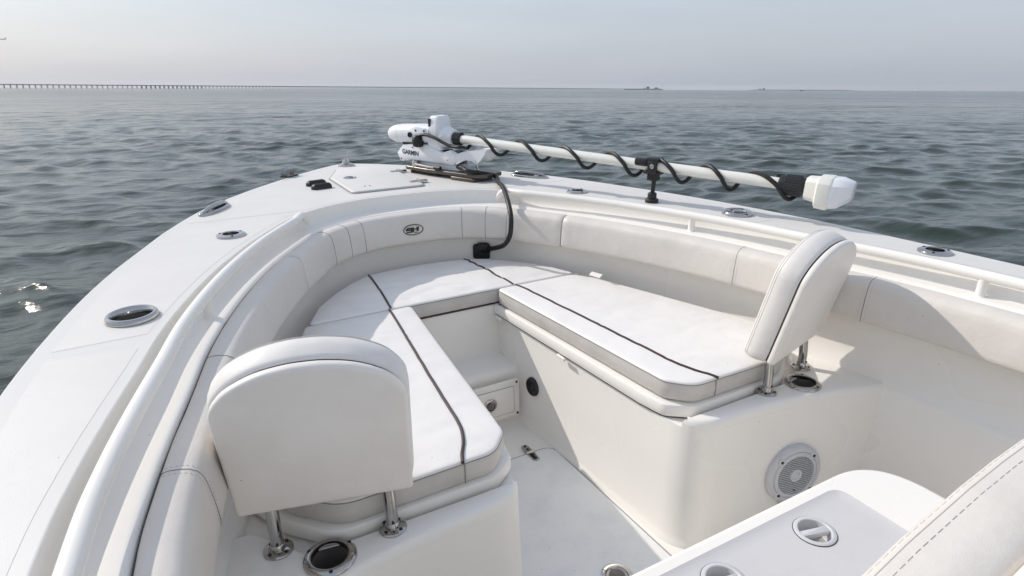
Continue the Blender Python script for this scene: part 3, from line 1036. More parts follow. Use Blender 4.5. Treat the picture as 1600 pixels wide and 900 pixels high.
def cushion(name, label, poly, z0, z1, loc, wrinkle=0.0015, seed=0, pipes=(), seam_pts=(), strap=None):
    t = thing(name, loc, label, 'cushion', 'bow seat cushions')
    poly = densify(poly)
    band = MB()
    layers = [(0.010, z0), (0.003, z0 + 0.003), (0.0, z0 + 0.010), (-0.0035, (z0 + z1) / 2), (-0.001, z1 - 0.012), (0.0, z1 - 0.008)]
    rings = []
    for ins, h in layers:
        rings.append([V(p[0] + 0.0012 * noise.noise(V(p[0] * 14 + seed, p[1] * 14, h * 30)), p[1] + 0.0012 * noise.noise(V(p[1] * 14, p[0] * 14 + seed, h * 30)), h) for p in inset(poly, ins)])
    band.loft(rings, True, False)
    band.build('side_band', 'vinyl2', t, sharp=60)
    top = MB()
    rings = []
    for ins, h in ((0.0, z1 - 0.008), (-0.001, z1 - 0.006), (0.001, z1 - 0.002), (0.005, z1), (0.012, z1 + 0.001)):
        rings.append([V(*p, h) for p in inset(poly, ins)])
    top.loft(rings, False, False)
    inn = inset(poly, 0.012)
    xs = [p[0] for p in inn]
    ys = [p[1] for p in inn]
    ip = []
    st = 0.02
    k = 0
    y = min(ys) + st * 0.6
    while y < max(ys):
        x = min(xs) + (st * 0.5 if k % 2 else 0)
        while x < max(xs):
            if in_poly(x, y, inn) and dist_poly(x, y, inn) > 0.009:
                ip.append((x, y))
            x += st
        y += st * 0.9
        k += 1
    cache = {}
    def zf(x, y):
        d = dist_poly(x, y, inn)
        w = noise.noise(V(x * 5 + seed, y * 9, 0.3)) + 0.5 * noise.noise(V(x * 15 + seed, y * 17, 1.3))
        r_ = abs(noise.noise(V(x * 4.2 + seed, y * 11 + x * 3, 4.2)))
        return z1 + 0.001 + (0.007 * (1 - math.exp(-d / 0.06))) + wrinkle * min(1, d / 0.03) * (w - 2.2 * max(0, 0.18 - r_) / 0.18 * 0.8)
    p_, t_ = cdt(inn, (), ip, zf)
    top.add(p_, t_)
    top.build('top_panel', 'vinyl', t, sharp=60)
    MB().tube([V(*p, z1 - 0.0075) for p in inset(poly, -0.0006)], 0.0019, 6, closed=True).build('welt', 'thread', t)
    for pp in pipes:
        path = resample(catmull([V(x, y, z1) for x, y in pp], 8), 60)
        path = [V(q.x, q.y, zf(q.x, q.y) + 0.0005 if in_poly(q.x, q.y, inn) else z1 + 0.0005) for q in path]
        MB().tube(path, 0.0047, 8).build('piping', 'pipe', t)
    for (x, y) in seam_pts:
        q = min(inset(poly, -0.003), key=lambda p: (p[0] - x) ** 2 + (p[1] - y) ** 2)
        MB().tube([V(q[0], q[1], z0 + 0.004), V(q[0], q[1] - 0.001, (z0 + z1) / 2), V(q[0], q[1], z1 - 0.008)], 0.0013, 6).build('seam', 'thread', t)
    return t


CZ0, CZ1 = -0.9785, -0.911
side_poly = [(0.192, 2.148), (0.232, 1.70), (0.266, 1.30), (0.275, 1.205), (0.335, 1.139), (0.72, 1.134), (0.825, 1.24), (0.862, 1.375), (0.715, 1.82), (0.600, 2.148)]
SIDE_C = {}
side_r = [0.022, 0, 0, 0.06, 0.075, 0.11, 0.09, 0.04, 0, 0.02]
side_pipe = [(0.281, 2.150), (0.327, 1.70), (0.355, 1.42), (0.366, 1.29), (0.386, 1.215), (0.412, 1.165), (0.424, 1.134)]
for s, lab in ((1, 'starboard bow seat cushion lying before the far backrest, long brown piping'), (-1, 'port bow seat cushion beyond the near backrest, brown piping bent at the corner')):
    poly = round_poly(side_poly, side_r, 8)
    poly = poly if s > 0 else [(-x, y) for x, y in poly]
    a = sum(poly[i - 1][0] * poly[i][1] - poly[i][0] * poly[i - 1][1] for i in range(len(poly)))
    if a < 0:
        poly = list(reversed(poly))
    SIDE_C[s] = cushion('seat_cushion', lab, poly, CZ0, CZ1, (s * 0.5, 1.6, CZ0), 0.0013, 3.1 if s > 0 else 8.2,
            pipes=[[(s * x, y) for x, y in side_pipe]], seam_pts=[(s * 0.424, 1.134)])
fp = [(-0.585, 2.158), (0.590, 2.158), (0.545, 2.28), (0.485, 2.385), (0.40, 2.485), (0.33, 2.545), (0.235, 2.592), (0.12, 2.614), (0, 2.620), (-0.12, 2.614), (-0.235, 2.592), (-0.33, 2.528), (-0.425, 2.43), (-0.515, 2.315)]
cushion('seat_cushion', 'curved forward bow cushion across the bow between two short brown pipings', round_poly(fp, [0.015, 0.015] + [0] * 12, 4), CZ0, CZ1, (0, 2.35, CZ0), 0.0034, 5.7,
        pipes=[[(-0.271, 2.162), (-0.252, 2.38), (-0.236, 2.588)], [(0.275, 2.162), (0.255, 2.38), (0.236, 2.588)]])

stp = MB().prism(round_poly([(-0.03, -0.012), (0.03, -0.012), (0.03, 0.012), (-0.03, 0.012)], 0.003, 2), [(0, 0), (0, 0.003)], (V(0.640, 2.062, -0.903), V(0.27, -0.96, 0), V(0.85, 0.24, 0.45).normalized(), V(-0.43, -0.12, 0.9).normalized()))
stp.build('snap_strap', 'vinyl', SIDE_C[1])

# ------------------------------------------------------------------ folding backrests
def backrest(s, label):
    u = V(0.969, -0.246, 0).normalized()
    nf = V(-u.y, u.x, 0)
    a = math.radians(12.5)
    v = V(0, 0, 1) * math.cos(a) - nf * math.sin(a)
    n = nf * math.cos(a) + V(0, 0, 1) * math.sin(a)
    o = V(-0.7465, 1.112, -0.8815)
    m_ = lambda p: V(-p.x, p.y, p.z) if s > 0 else p
    t = thing('folding_backrest', tuple(m_(V(-0.7365, 1.13, -1.0))), label, 'backrest', 'folding seat backrests')
    half = 0.181
    arch = [(-half, 0.0), (half, 0.0)]
    base = [(half, 0.0)]
    prof_r = [(0.181, 0.262), (0.1785, 0.286), (0.166, 0.309), (0.139, 0.336), (0.090, 0.361), (0.040, 0.3725), (0.0, 0.375)]
    prof_c = [(p.x, p.y) for p in catmull([V(a_, b_, 0) for a_, b_ in prof_r + [(-a_, b_) for a_, b_ in reversed(prof_r[:-1])]], 4)]
    base += prof_c
    base.append((-half, 0.0))
    out = round_poly(base, [0.012] + [0] * len(prof_c) + [0.012], 4)
    out = densify(out, 0.02)
    def put(poly, h):
        return [m_(o + u * p[0] + v * p[1] + n * h) for p in poly]
    # hard back panel
    mb = MB()
    rings = [put(inset(out, i), h) for i, h in ((0.010, -0.0022), (0.0065, -0.0015), (0.0025, 0.0008), (0.0, 0.005), (0.0, 0.016), (0.004, 0.020))]
    mb.loft(rings, True, False)
    mb.build('back_panel', 'backpan', t, sharp=60)
    arc_only = [p for p in inset(out, 0.0055) if p[1] > 0.035 or abs(p[0]) > half - 0.008]
    k0 = max(range(len(arc_only)), key=lambda k: (arc_only[k][0] > 0) * 10 - arc_only[k][1])
    arc_only = arc_only[k0:] + arc_only[:k0]
    MB().tube(put(arc_only, 0.0225), 0.0024, 8).build('piping', 'pipe', t)
    mb = MB()
    co = inset(densify(round_poly(base, [0.032] + [0] * len(prof_c) + [0.032], 6), 0.02), -0.004)
    low = lambda poly, dh: [(p[0], p[1] - dh * max(0, 1 - p[1] / 0.30)) for p in poly]
    lay = [(0.012, 0.022), (0.003, 0.026), (0.0, 0.034), (-0.004, 0.055), (-0.003, 0.078), (0.004, 0.090), (0.010, 0.097), (0.019, 0.101), (0.026, 0.1025)]
    mb.loft([put(low(inset(co, i), 0.012 * min(1, h / 0.09)), h) for i, h in lay], True, True)
    cu_ = mb.build('cushion', 'weave', t, sharp=70)
    for i, h in ((0.004, 0.0925), (0.0005, 0.0845)):
        MB().tube(put(low(inset(co, i - 0.0004), 0.012), h), 0.0007, 5, closed=True).build('stitching', 'thread2', t)
    # two bent posts with round feet
    for uu, fx, fy in ((0.123, -0.616, 1.104), (-0.121, -0.8555, 1.161)):
        top = o + u * uu + v * 0.03 + n * 0.045
        pth = catmull([V(fx, fy, -0.998), V(fx, fy, -0.955), V(fx + (top.x - fx) * 0.25, fy + (top.y - fy) * 0.25, -0.915), top.lerp(V(fx, fy, -0.90), 0.25), top], 6)
        post = MB().tube([m_(p) for p in pth], 0.0138, 14).build('post', 'steel', t)
        fr = fr_at(m_(V(fx, fy, -1.0)))
        MB().lathe([(0.032, 0.0004), (0.032, 0.003), (0.029, 0.0055), (0.0165, 0.007), (0.0150, 0.020), (0.0142, 0.021)], fr, 30).build('foot', 'steel', post)
        for k in range(4):
            an = 0.6 + k * math.pi / 2
            screw((0.0235 * math.cos(an), 0.0235 * math.sin(an), 0.006), fr, 0.0042, post)
        MB().lathe([(0.0032, 0), (0.0032, 0.003), (0, 0.004)], (m_(V(fx - 0.002, fy - 0.0138, -0.974)), V(1, 0, 0), V(0, 0, 1), V(0, -1, 0)), 8).build('set_screw', 'black', post)
    return t


backrest(-1, 'near off-white arched backrest on steel posts, its plain back toward the viewer')
backrest(1, 'far off-white arched backrest on steel posts, seen edge-on by the starboard rail')

# console seat backrest cushion (lower right corner)
t = thing('console_backrest_cushion', (0.0, 0.22, -0.9), 'thick off-white cushion with double stitched edge in the lower right corner', 'cushion')
fr = (V(0.0, 0.276, 0), V(1, 0, 0), V(0, 0, 1), V(0, -1, 0))
arch = [(-0.43, -0.915), (0.43, -0.915), (0.43, -0.66), (0.40, -0.59), (0.33, -0.540), (0.255, -0.513), (0.14, -0.482), (0.07, -0.469), (0, -0.461), (-0.07, -0.469), (-0.14, -0.482), (-0.255, -0.513), (-0.33, -0.540), (-0.40, -0.59), (-0.43, -0.66)]
out = densify(round_poly(arch, [0.02, 0.02] + [0.06] * 13, 4), 0.02)
lay = [(0.05, -0.004), (0.020, -0.001), (0.007, 0.004), (0.0015, 0.009), (0.0, 0.014), (-0.0015, 0.05), (0.0, 0.080), (0.007, 0.090), (0.020, 0.096), (0.05, 0.098)]
mb = MB()
rings = [[to_frame(fr, p[0], p[1] + 0.0015 * noise.noise(V(p[0] * 9, p[1] * 9, h * 12)), h) for p in inset(out, i)] for i, h in lay]
mb.loft(rings)
mb.build('pad', 'bolster', t, sharp=70)
for i, h, r_, dash in ((0.0022, 0.0085, 0.0004, True), (0.0003, 0.0150, 0.0006, False), (-0.0003, 0.0270, 0.0006, True)):
    line = resample([to_frame(fr, p[0], p[1] + 0.0015 * noise.noise(V(p[0] * 9, p[1] * 9, h * 12)), h) for p in inset(out, i - 0.0004)], 520)
    mb = MB()
    if dash:
        for k in range(0, 516, 3):
            mb.tube([line[k], line[k + 1], line[k + 2]], r_, 5)
    else:
        mb.tube(line, r_, 5)
    mb.build('stitching', 'thread2', t)
sh = densify(round_poly([(p[0] * 1.02, p[1] + 0.004) for p in arch], [0.02, 0.02] + [0.06] * 13, 4), 0.03)
MB().prism(sh, [(0.006, 0.098), (0.001, 0.101), (0, 0.106), (0, 0.128), (0.004, 0.134)], fr).build('back_shell', 'gel', boat)

# ------------------------------------------------------------------ trolling motor stowed along the starboard bow
D_ = V(0.4194, -0.9078, 0)
T_ = V(0.9078, 0.4194, 0)
A_ = V(0.93, 2.06, 0)


def W(s, tt, z):
    p = A_ + D_ * s + T_ * tt
    return V(p.x, p.y, z)


tm = thing('trolling_motor', tuple(W(-1.25, 0, ZD)), 'white bow-mount trolling motor with long shaft wrapped in coiled black cable', 'trolling motor')
side_fr = lambda tt: (A_ + T_ * tt, D_, V(0, 0, 1), -T_)       # (s, z, inboard)
# mount plates
pl_o = round_poly([(-1.50, -0.075), (-1.30, -0.095), (-0.96, -0.095), (-0.90, -0.05), (-0.90, 0.075), (-1.02, 0.10), (-1.45, 0.075)], 0.02, 4)
def topfr(z):
    return (V(A_.x, A_.y, z), D_, T_, V(0, 0, 1))
mnt = MB().prism(pl_o, [(0.003, 0.020), (0, 0.023), (0, 0.037), (0.003, 0.040)], topfr(ZD)).build('mount_plate', 'anod', tm)
MB().prism(round_poly([(-1.12, -0.105), (-0.955, -0.105), (-0.945, 0.05), (-1.12, 0.05)], 0.015, 4), [(0, 0.0014), (0, 0.017), (0.003, 0.0199)], topfr(ZD)).build('quick_release_plate', 'anod', tm)
MB().prism(round_poly([(-1.47, -0.06), (-1.25, -0.06), (-1.25, 0.06), (-1.47, 0.06)], 0.015, 4), [(0, 0.0014), (0, 0.0199)], topfr(ZD)).build('deck_pad', 'black', tm)
# base bar under the arm
MB().prism(round_poly([(-1.44, -0.045), (-1.10, -0.045), (-1.10, 0.045), (-1.44, 0.045)], 0.012, 4), [(0, 0.040), (0, 0.062), (0.006, 0.072)], topfr(ZD)).build('base_rail', 'motor', tm)
# lever and knob
MB().tube([W(-1.41, -0.075, -0.553), W(-1.30, -0.085, -0.557), W(-1.22, -0.088, -0.556)], 0.008, 10).build('lever', 'steel', tm)
MB().tube([W(-1.245, -0.088, -0.556), W(-1.20, -0.09, -0.555)], 0.011, 10).build('lever_grip', 'black', tm)
MB().lathe([(0.019, 0.0), (0.019, 0.030), (0.014, 0.034), (0, 0.034)], fr_at(W(-1.415, -0.065, -0.567)), 18).build('clamp_knob', 'steel', tm)
# arm housing: two side panels and filler
arm = [(-1.563, -0.500), (-1.535, -0.548), (-1.448, -0.533), (-1.355, -0.534), (-1.240, -0.5355), (-1.126, -0.537), (-1.107, -0.508), (-1.111, -0.475), (-1.155, -0.458), (-1.208, -0.475), (-1.323, -0.441), (-1.420, -0.441), (-1.513, -0.454)]
arm_r = round_poly(arm, 0.008, 3)
ap = MB().prism(arm_r, [(0.006, 0.0), (0.001, 0.003), (0, 0.008), (0, 0.020)][::-1] if False else [(0, -0.022), (0, -0.007), (0.002, -0.002), (0.007, 0.0)], side_fr(-0.0635)).build('arm_side_panel', 'motor', tm)
MB().prism(arm_r, [(0.007, -0.022), (0.002, -0.020), (0, -0.015), (0, 0.0)], side_fr(0.0415)).build('arm_side_panel', 'motor', tm)
MB().prism(inset(arm_r, 0.012), [(0, -0.083), (0, 0.0)], side_fr(-0.0415)).build('arm_core', 'black', tm)
text_part('GARMIN', 0.027, (W(-1.452, -0.0640, -0.492), (D_ + V(0, 0, -0.055)).normalized(), (V(0, 0, 1) + D_ * 0.055).normalized(), -T_), 'print', 'maker_lettering', tm, bold=0.022, width=0.128)
for s_, z_ in ((-1.528, -0.531), (-1.170, -0.512), (-1.432, -0.462)):
    screw((s_, z_, 0.0), side_fr(-0.0637), 0.004, tm)
MB().prism(round_poly([(-1.215, -0.522), (-1.16, -0.520), (-1.16, -0.498), (-1.215, -0.500)], 0.006, 3), [(0, 0), (0, 0.0012)], side_fr(-0.0635)).build('panel_badge', 'motor', tm)
# motor pod (bullet) with bracket
ax = (D_ + V(0, 0, 0.05)).normalized()
pe2 = V(0, 0, 1)
pe2 = (pe2 - ax * pe2.dot(ax)).normalized()
pfr = (W(-1.66, -0.02, -0.402), pe2, ax.cross(pe2), ax)
MB().lathe([(0.0, 0.0), (0.012, 0.003), (0.024, 0.011), (0.036, 0.026), (0.045, 0.048), (0.0505, 0.080), (0.0535, 0.12), (0.0545, 0.17), (0.0545, 0.27), (0.053, 0.34), (0.050, 0.36), (0, 0.362)], pfr, 36).build('motor_pod', 'motor', tm)
MB().lathe([(0.0512, 0.109), (0.0531, 0.109), (0.0533, 0.113), (0.0515, 0.113)], pfr, 36).build('pod_joint', 'grey', tm)
MB().box((-1.375, -0.388, 0.0), (0.135, 0.075, 0.10), side_fr(-0.02), 0.014).build('pod_bracket', 'motor', tm)
MB().prism(round_poly([(-1.447, -0.412), (-1.32, -0.414), (-1.315, -0.352), (-1.40, -0.345), (-1.44, -0.360)], 0.012, 4), [(0, -0.02), (0, 0.004), (0.004, 0.007)], side_fr(-0.0635)).build('bracket_cheek', 'motor', tm)
for s_, z_ in ((-1.392, -0.367), (-1.328, -0.366)):
    screw((s_, z_, 0.007), side_fr(-0.0635), 0.006, tm)
MB().lathe([(0.015, 0.0), (0.015, 0.010), (0.009, 0.010), (0.008, 0.004), (0, 0.004)], (W(-1.432, -0.072, -0.392), D_, V(0, 0, 1), -T_), 18).build('pivot_boss', 'black', tm)
MB().prism(round_poly([(-1.52, -0.452), (-1.43, -0.446), (-1.44, -0.430), (-1.53, -0.440)], 0.004, 2), [(0, -0.09), (0, 0.0)], side_fr(-0.05)).build('pod_cradle', 'black', tm)
# drive housing (tall box) blending into the collar
rings = []
for z, s0, s1, t0, t1, r in ((-0.466, -1.325, -1.225, -0.055, 0.055, 0.015), (-0.42, -1.322, -1.230, -0.062, 0.062, 0.02), (-0.36, -1.318, -1.232, -0.062, 0.062, 0.02), (-0.335, -1.314, -1.235, -0.056, 0.056, 0.02),
                             (-0.312, -1.308, -1.238, -0.052, 0.052, 0.018), (-0.296, -1.305, -1.240, -0.050, 0.050, 0.015), (-0.287, -1.298, -1.246, -0.043, 0.043, 0.012)):
    rings.append([W(p[0], p[1], z) for p in round_poly([(s0, t0), (s1, t0), (s1, t1), (s0, t1)], r, 4)])
MB().loft(rings).build('drive_housing', 'motor', tm, sharp=50)
MB().lathe([(0.016, 0), (0.019, 0.01), (0.019, 0.03), (0.014, 0.036), (0, 0.037)], (W(-1.335, -0.005, -0.312), V(0, 0, 1), T_, D_), 16).build('pull_knob', 'black', tm)
MB().prism(round_poly([(-1.306, -0.345), (-1.290, -0.345), (-1.290, -0.300), (-1.306, -0.300)], 0.005, 3), [(0, 0), (0, 0.007)], side_fr(-0.0505)).build('dark_slot', 'black', tm)
SH0, SH1 = W(-1.10, 0.0, -0.404), W(0.56, 0.0, -0.4665)
sd = (SH1 - SH0).normalized()
su = (V(0, 0, 1) - sd * sd.z).normalized()
st_ = sd.cross(su)
cfr = (SH0 - sd * 0.0, su, st_, sd)
MB().lathe([(0.060, -0.16), (0.060, -0.118), (0.056, -0.104), (0.049, -0.096), (0.047, -0.074), (0.043, -0.066), (0.033, -0.064)], cfr, 32, cap1=True).build('collar_cone', 'motor', tm)
MB().lathe([(0.032, -0.068), (0.033, -0.055), (0.033, -0.020), (0.029, -0.014), (0.024, -0.012)], cfr, 28, cap1=True).build('collar_seal', 'black', tm)
MB().box((0.029, 0, -0.022), (0.014, 0.02, 0.022), cfr, 0.003).build('collar_tab', 'black', tm)
MB().tube([SH0 - sd * 0.03, SH1], 0.0222, 26).build('shaft', 'shaft', tm)
# landing ramp at the aft end of the mount
ramp = [(-1.114, -0.530), (-1.108, -0.480), (-1.055, -0.463), (-0.98, -0.450), (-0.905, -0.441), (-0.915, -0.460), (-0.945, -0.495), (-0.965, -0.512), (-1.0, -0.500), (-1.04, -0.497), (-1.07, -0.508)]
MB().prism(round_poly(ramp, 0.006, 3), [(0.004, -0.12), (0, -0.115), (0, -0.004), (0.004, 0.0)], side_fr(-0.060)).build('landing_ramp', 'motor', tm)
MB().tube([W(-0.975, -0.045, ZD + 0.040), W(-0.975, -0.045, -0.500)], 0.0065, 10).build('levelling_bolt', 'steel', tm)
MB().lathe([(0.012, 0), (0.012, 0.020), (0, 0.020)], fr_at(W(-0.975, -0.045, ZD + 0.040)), 6).build('bolt_nut', 'steel', tm)
MB().lathe([(0.016, 0), (0.016, 0.012), (0.012, 0.016), (0, 0.016)], fr_at(W(-0.975, -0.045, -0.508)), 14).build('bolt_cap', 'steel', tm)
# strain relief and cable over the arm, then the coil round the shaft
MB().lathe([(0.012, -0.03), (0.028, -0.025), (0.033, 0.0), (0.030, 0.022), (0.020, 0.034), (0, 0.036)], (W(-1.372, -0.078, -0.425), D_, T_, V(0.0, 0, 1)), 18).build('strain_relief', 'rubber', tm)
cab = [W(-1.375, -0.078, -0.410), W(-1.345, -0.080, -0.388), W(-1.30, -0.080, -0.384), W(-1.24, -0.080, -0.396), W(-1.18, -0.078, -0.418), W(-1.12, -0.074, -0.434), W(-1.06, -0.066, -0.434), W(-1.0, -0.045, -0.425)]
def shaft_pt(s):
    k = (s + 1.10) / 1.66
    return SH0.lerp(SH1, k)
peaks = [-0.988, -0.718, -0.461, -0.207, 0.026, 0.242, 0.441]
coil = []
fullp = [-1.22] + peaks
for a_, b_ in zip(fullp, fullp[1:]):
    for k in range(20):
        ph = k / 20
        # top of the loop at ph=0, inboard side going down, sagging, then behind the shaft
        s_ = a_ + (b_ - a_) * (ph + 0.05 * math.sin(2 * math.pi * ph))
        if a_ == -1.22 and ph < 0.35:
            continue
        an = 2 * math.pi * ph
        r_ = 0.0305 + 0.022 * max(0, -math.cos(an)) ** 1.4 + 0.005 * noise.noise(V(s_ * 3.1, 7, 2)) + 0.004 * noise.noise(V(s_ * 6, 1, 2))
        c = shaft_pt(s_)
        coil.append(c + V(0, 0, 1) * (r_ * math.cos(an) * 1.0) - T_ * (r_ * 0.9 * math.sin(an)))
s_last = peaks[-1]
tail = []
for k in range(14):
    ph = k / 20
    an = 2 * math.pi * ph
    s_ = s_last + 0.26 * (ph + 0.05 * math.sin(2 * math.pi * ph))
    r_ = 0.0295 + 0.026 * max(0, -math.cos(an)) ** 1.5
    c = shaft_pt(s_)
    tail.append(c + V(0, 0, 1) * (r_ * math.cos(an)) - T_ * (r_ * 0.9 * math.sin(an)))
tail.append(shaft_pt(0.60) + V(0, 0, -0.034) - T_ * 0.01)
whole = resample(catmull(cab[:7] + coil[4:] + tail, 3), 520)
MB().tube(whole, 0.0088, 9).build('coiled_cable', 'rubber', tm)
# head unit at the aft end
hfr = (SH1, su, st_, sd)
MB().lathe([(0.024, -0.035), (0.034, -0.032), (0.036, -0.02), (0.036, -0.012)], hfr, 24, cap0=True).build('head_clamp', 'black', tm)
rings = []
for k in range(48):
    pass
mb = MB()
rings = []
for h, r in ((-0.012, 0.036), (-0.010, 0.040), (0.045, 0.042), (0.052, 0.036), (0.060, 0.035), (0.068, 0.032)):
    rings.append([hfr[0] + hfr[1] * ((r - (0.002 if (k % 2 and r > 0.039) else 0)) * math.cos(2 * math.pi * k / 56)) + hfr[2] * ((r - (0.002 if (k % 2 and r > 0.039) else 0)) * math.sin(2 * math.pi * k / 56)) + hfr[3] * h for k in range(56)])
mb.loft(rings)
mb.build('knurled_nut', 'black', tm, sharp=25)
MB().box((0.030, -0.01, -0.035), (0.014, 0.02, 0.03), hfr, 0.003).build('clamp_tab', 'black', tm)
# head: neck then faceted body
def ring8(h, a, b, c0, chamf):
    pts = round_poly([(-a, -b + chamf), (-a + chamf, -b), (a - chamf, -b), (a, -b + chamf), (a, b - chamf), (a - chamf, b), (-a + chamf, b), (-a, b - chamf)], 0.004, 2)
    return [hfr[0] + hfr[1] * (p[0] + c0) + hfr[2] * p[1] + hfr[3] * h for p in pts]
MB().loft([ring8(0.066, 0.040, 0.040, 0, 0.014), ring8(0.072, 0.042, 0.042, 0, 0.014), ring8(0.112, 0.047, 0.048, -0.003, 0.016)], True, True).build('head_neck', 'shaft', tm, sharp=30)
MB().loft([ring8(0.106, 0.052, 0.054, -0.006, 0.018), ring8(0.112, 0.058, 0.062, -0.008, 0.02), ring8(0.150, 0.060, 0.065, -0.008, 0.022), ring8(0.156, 0.058, 0.063, -0.007, 0.022)], True, True).build('head_body', 'shaft', tm, sharp=30)
MB().loft([ring8(0.155, 0.056, 0.062, -0.007, 0.022), ring8(0.185, 0.054, 0.060, -0.003, 0.024), ring8(0.222, 0.036, 0.042, 0.006, 0.018), ring8(0.228, 0.030, 0.036, 0.008, 0.014)], True, True).build('head_cap', 'motor', tm, sharp=30)
d_o = hfr[0] + hfr[3] * 0.2065 - hfr[2] * 0.0505 + hfr[1] * 0.004
ld = MB()
tri_n = (-hfr[2] * 0.9 + hfr[3] * 0.42).normalized()
tx = (hfr[3] * 0.9 + hfr[2] * 0.42).normalized()
ld.prism([(-0.006, -0.008), (0.008, -0.010), (0.004, 0.012)], [(0, -0.004), (0, 0.003)], (d_o, tx, hfr[1], tri_n))
ld.build('head_emblem', 'print', tm)
for h, w in ((0.078, 0.026), (0.078, -0.026)):
    screw((0.0, 0.0, 0.0), (hfr[0] + hfr[3] * h + hfr[1] * w - hfr[2] * 0.0425, hfr[1], hfr[3], -hfr[2]), 0.006, tm, 'steel')

# shaft support
sp = thing('shaft_support', (0.93, 2.06, ZD), 'black clamp post on the starboard deck holding up the motor shaft', 'support')
MB().lathe([(0.030, 0.0014), (0.030, 0.014), (0.026, 0.018), (0.020, 0.018), (0.020, 0.040), (0.016, 0.044), (0, 0.044)], fr_at((0.93, 2.06, ZD)), 26).build('base_knob', 'black', sp)
sc_ = shaft_pt(0.0)
MB().tube([V(0.93, 2.06, ZD + 0.03), V(0.932, 2.058, ZD + 0.085), sc_ + V(0, 0, -0.045)], [0.0095, 0.0095, 0.011], 14).build('post', 'black', sp)
scf = (sc_, sd, -st_ if st_.dot(T_) > 0 else st_, V(0, 0, 1))
MB().box((0, 0, -0.048), (0.046, 0.040, 0.030), scf, 0.004).build('post_socket', 'black', sp)
MB().box((0, 0, -0.027), (0.074, 0.066, 0.013), scf, 0.004).build('cradle', 'black', sp)
MB().box((0.004, 0.029, -0.002), (0.044, 0.014, 0.058), scf, 0.005).build('jaw', 'black', sp)
MB().box((0.004, -0.029, -0.002), (0.044, 0.014, 0.058), scf, 0.005).build('jaw', 'black', sp)
MB().box((0.0, 0, 0.030), (0.060, 0.066, 0.016), scf, 0.006).build('clamp_cap', 'black', sp)
MB().box((-0.052, 0.020, 0.014), (0.062, 0.024, 0.034), scf, 0.009).build('lever', 'black', sp)
MB().lathe([(0.010, 0), (0.010, 0.004), (0.006, 0.006), (0, 0.005)], (to_frame(scf, 0.006, 0.036, 0.004), scf[1], V(0, 0, 1), scf[2]), 14).build('clamp_bolt', 'steel', sp)

# power cable from the mount over the coaming to the socket
pc = thing('power_cable', (0.53, 2.72, ZD), 'thick black power cable looping from the motor over the coaming to its plug', 'cable')
cp = [W(-1.13, -0.03, -0.548), W(-1.05, -0.075, -0.542), W(-0.985, -0.100, -0.550), V(0.555, 2.88, -0.578), V(0.523, 2.77, -0.592), V(0.490, 2.665, -0.591), V(0.455, 2.565, -0.603), V(0.420, 2.470, -0.630), V(0.398, 2.405, -0.672), V(0.388, 2.385, -0.720), V(0.385, 2.395, -0.770), V(0.382, 2.44, -0.82), V(0.380, 2.53, -0.860), V(0.362, 2.585, -0.876), V(0.340, 2.625, -0.885)]
MB().tube(resample(catmull(cp, 8), 120), 0.0115, 12).build('cable', 'rubber', pc)
MB().tube([V(0.366, 2.575, -0.874), V(0.352, 2.61, -0.882), V(0.335, 2.650, -0.888)], [0.017, 0.024, 0.026], 16).build('plug', 'black', pc)

for o in BOAT_TOP:
    o.matrix_world = BOAT @ Matrix.Translation(o.location)

# ------------------------------------------------------------------ water, bridge, islands, far boats, aircraft
HEAD = math.atan2((ROT.to_3x3() @ cf).x, (ROT.to_3x3() @ cf).y)
FWD = V(math.sin(HEAD), math.cos(HEAD), 0)
RGT = V(math.cos(HEAD), -math.sin(HEAD), 0)


def far(fw, rt, z=0):
    return V(CAM.x, CAM.y, 0) + FWD * fw + RGT * rt + V(0, 0, z)


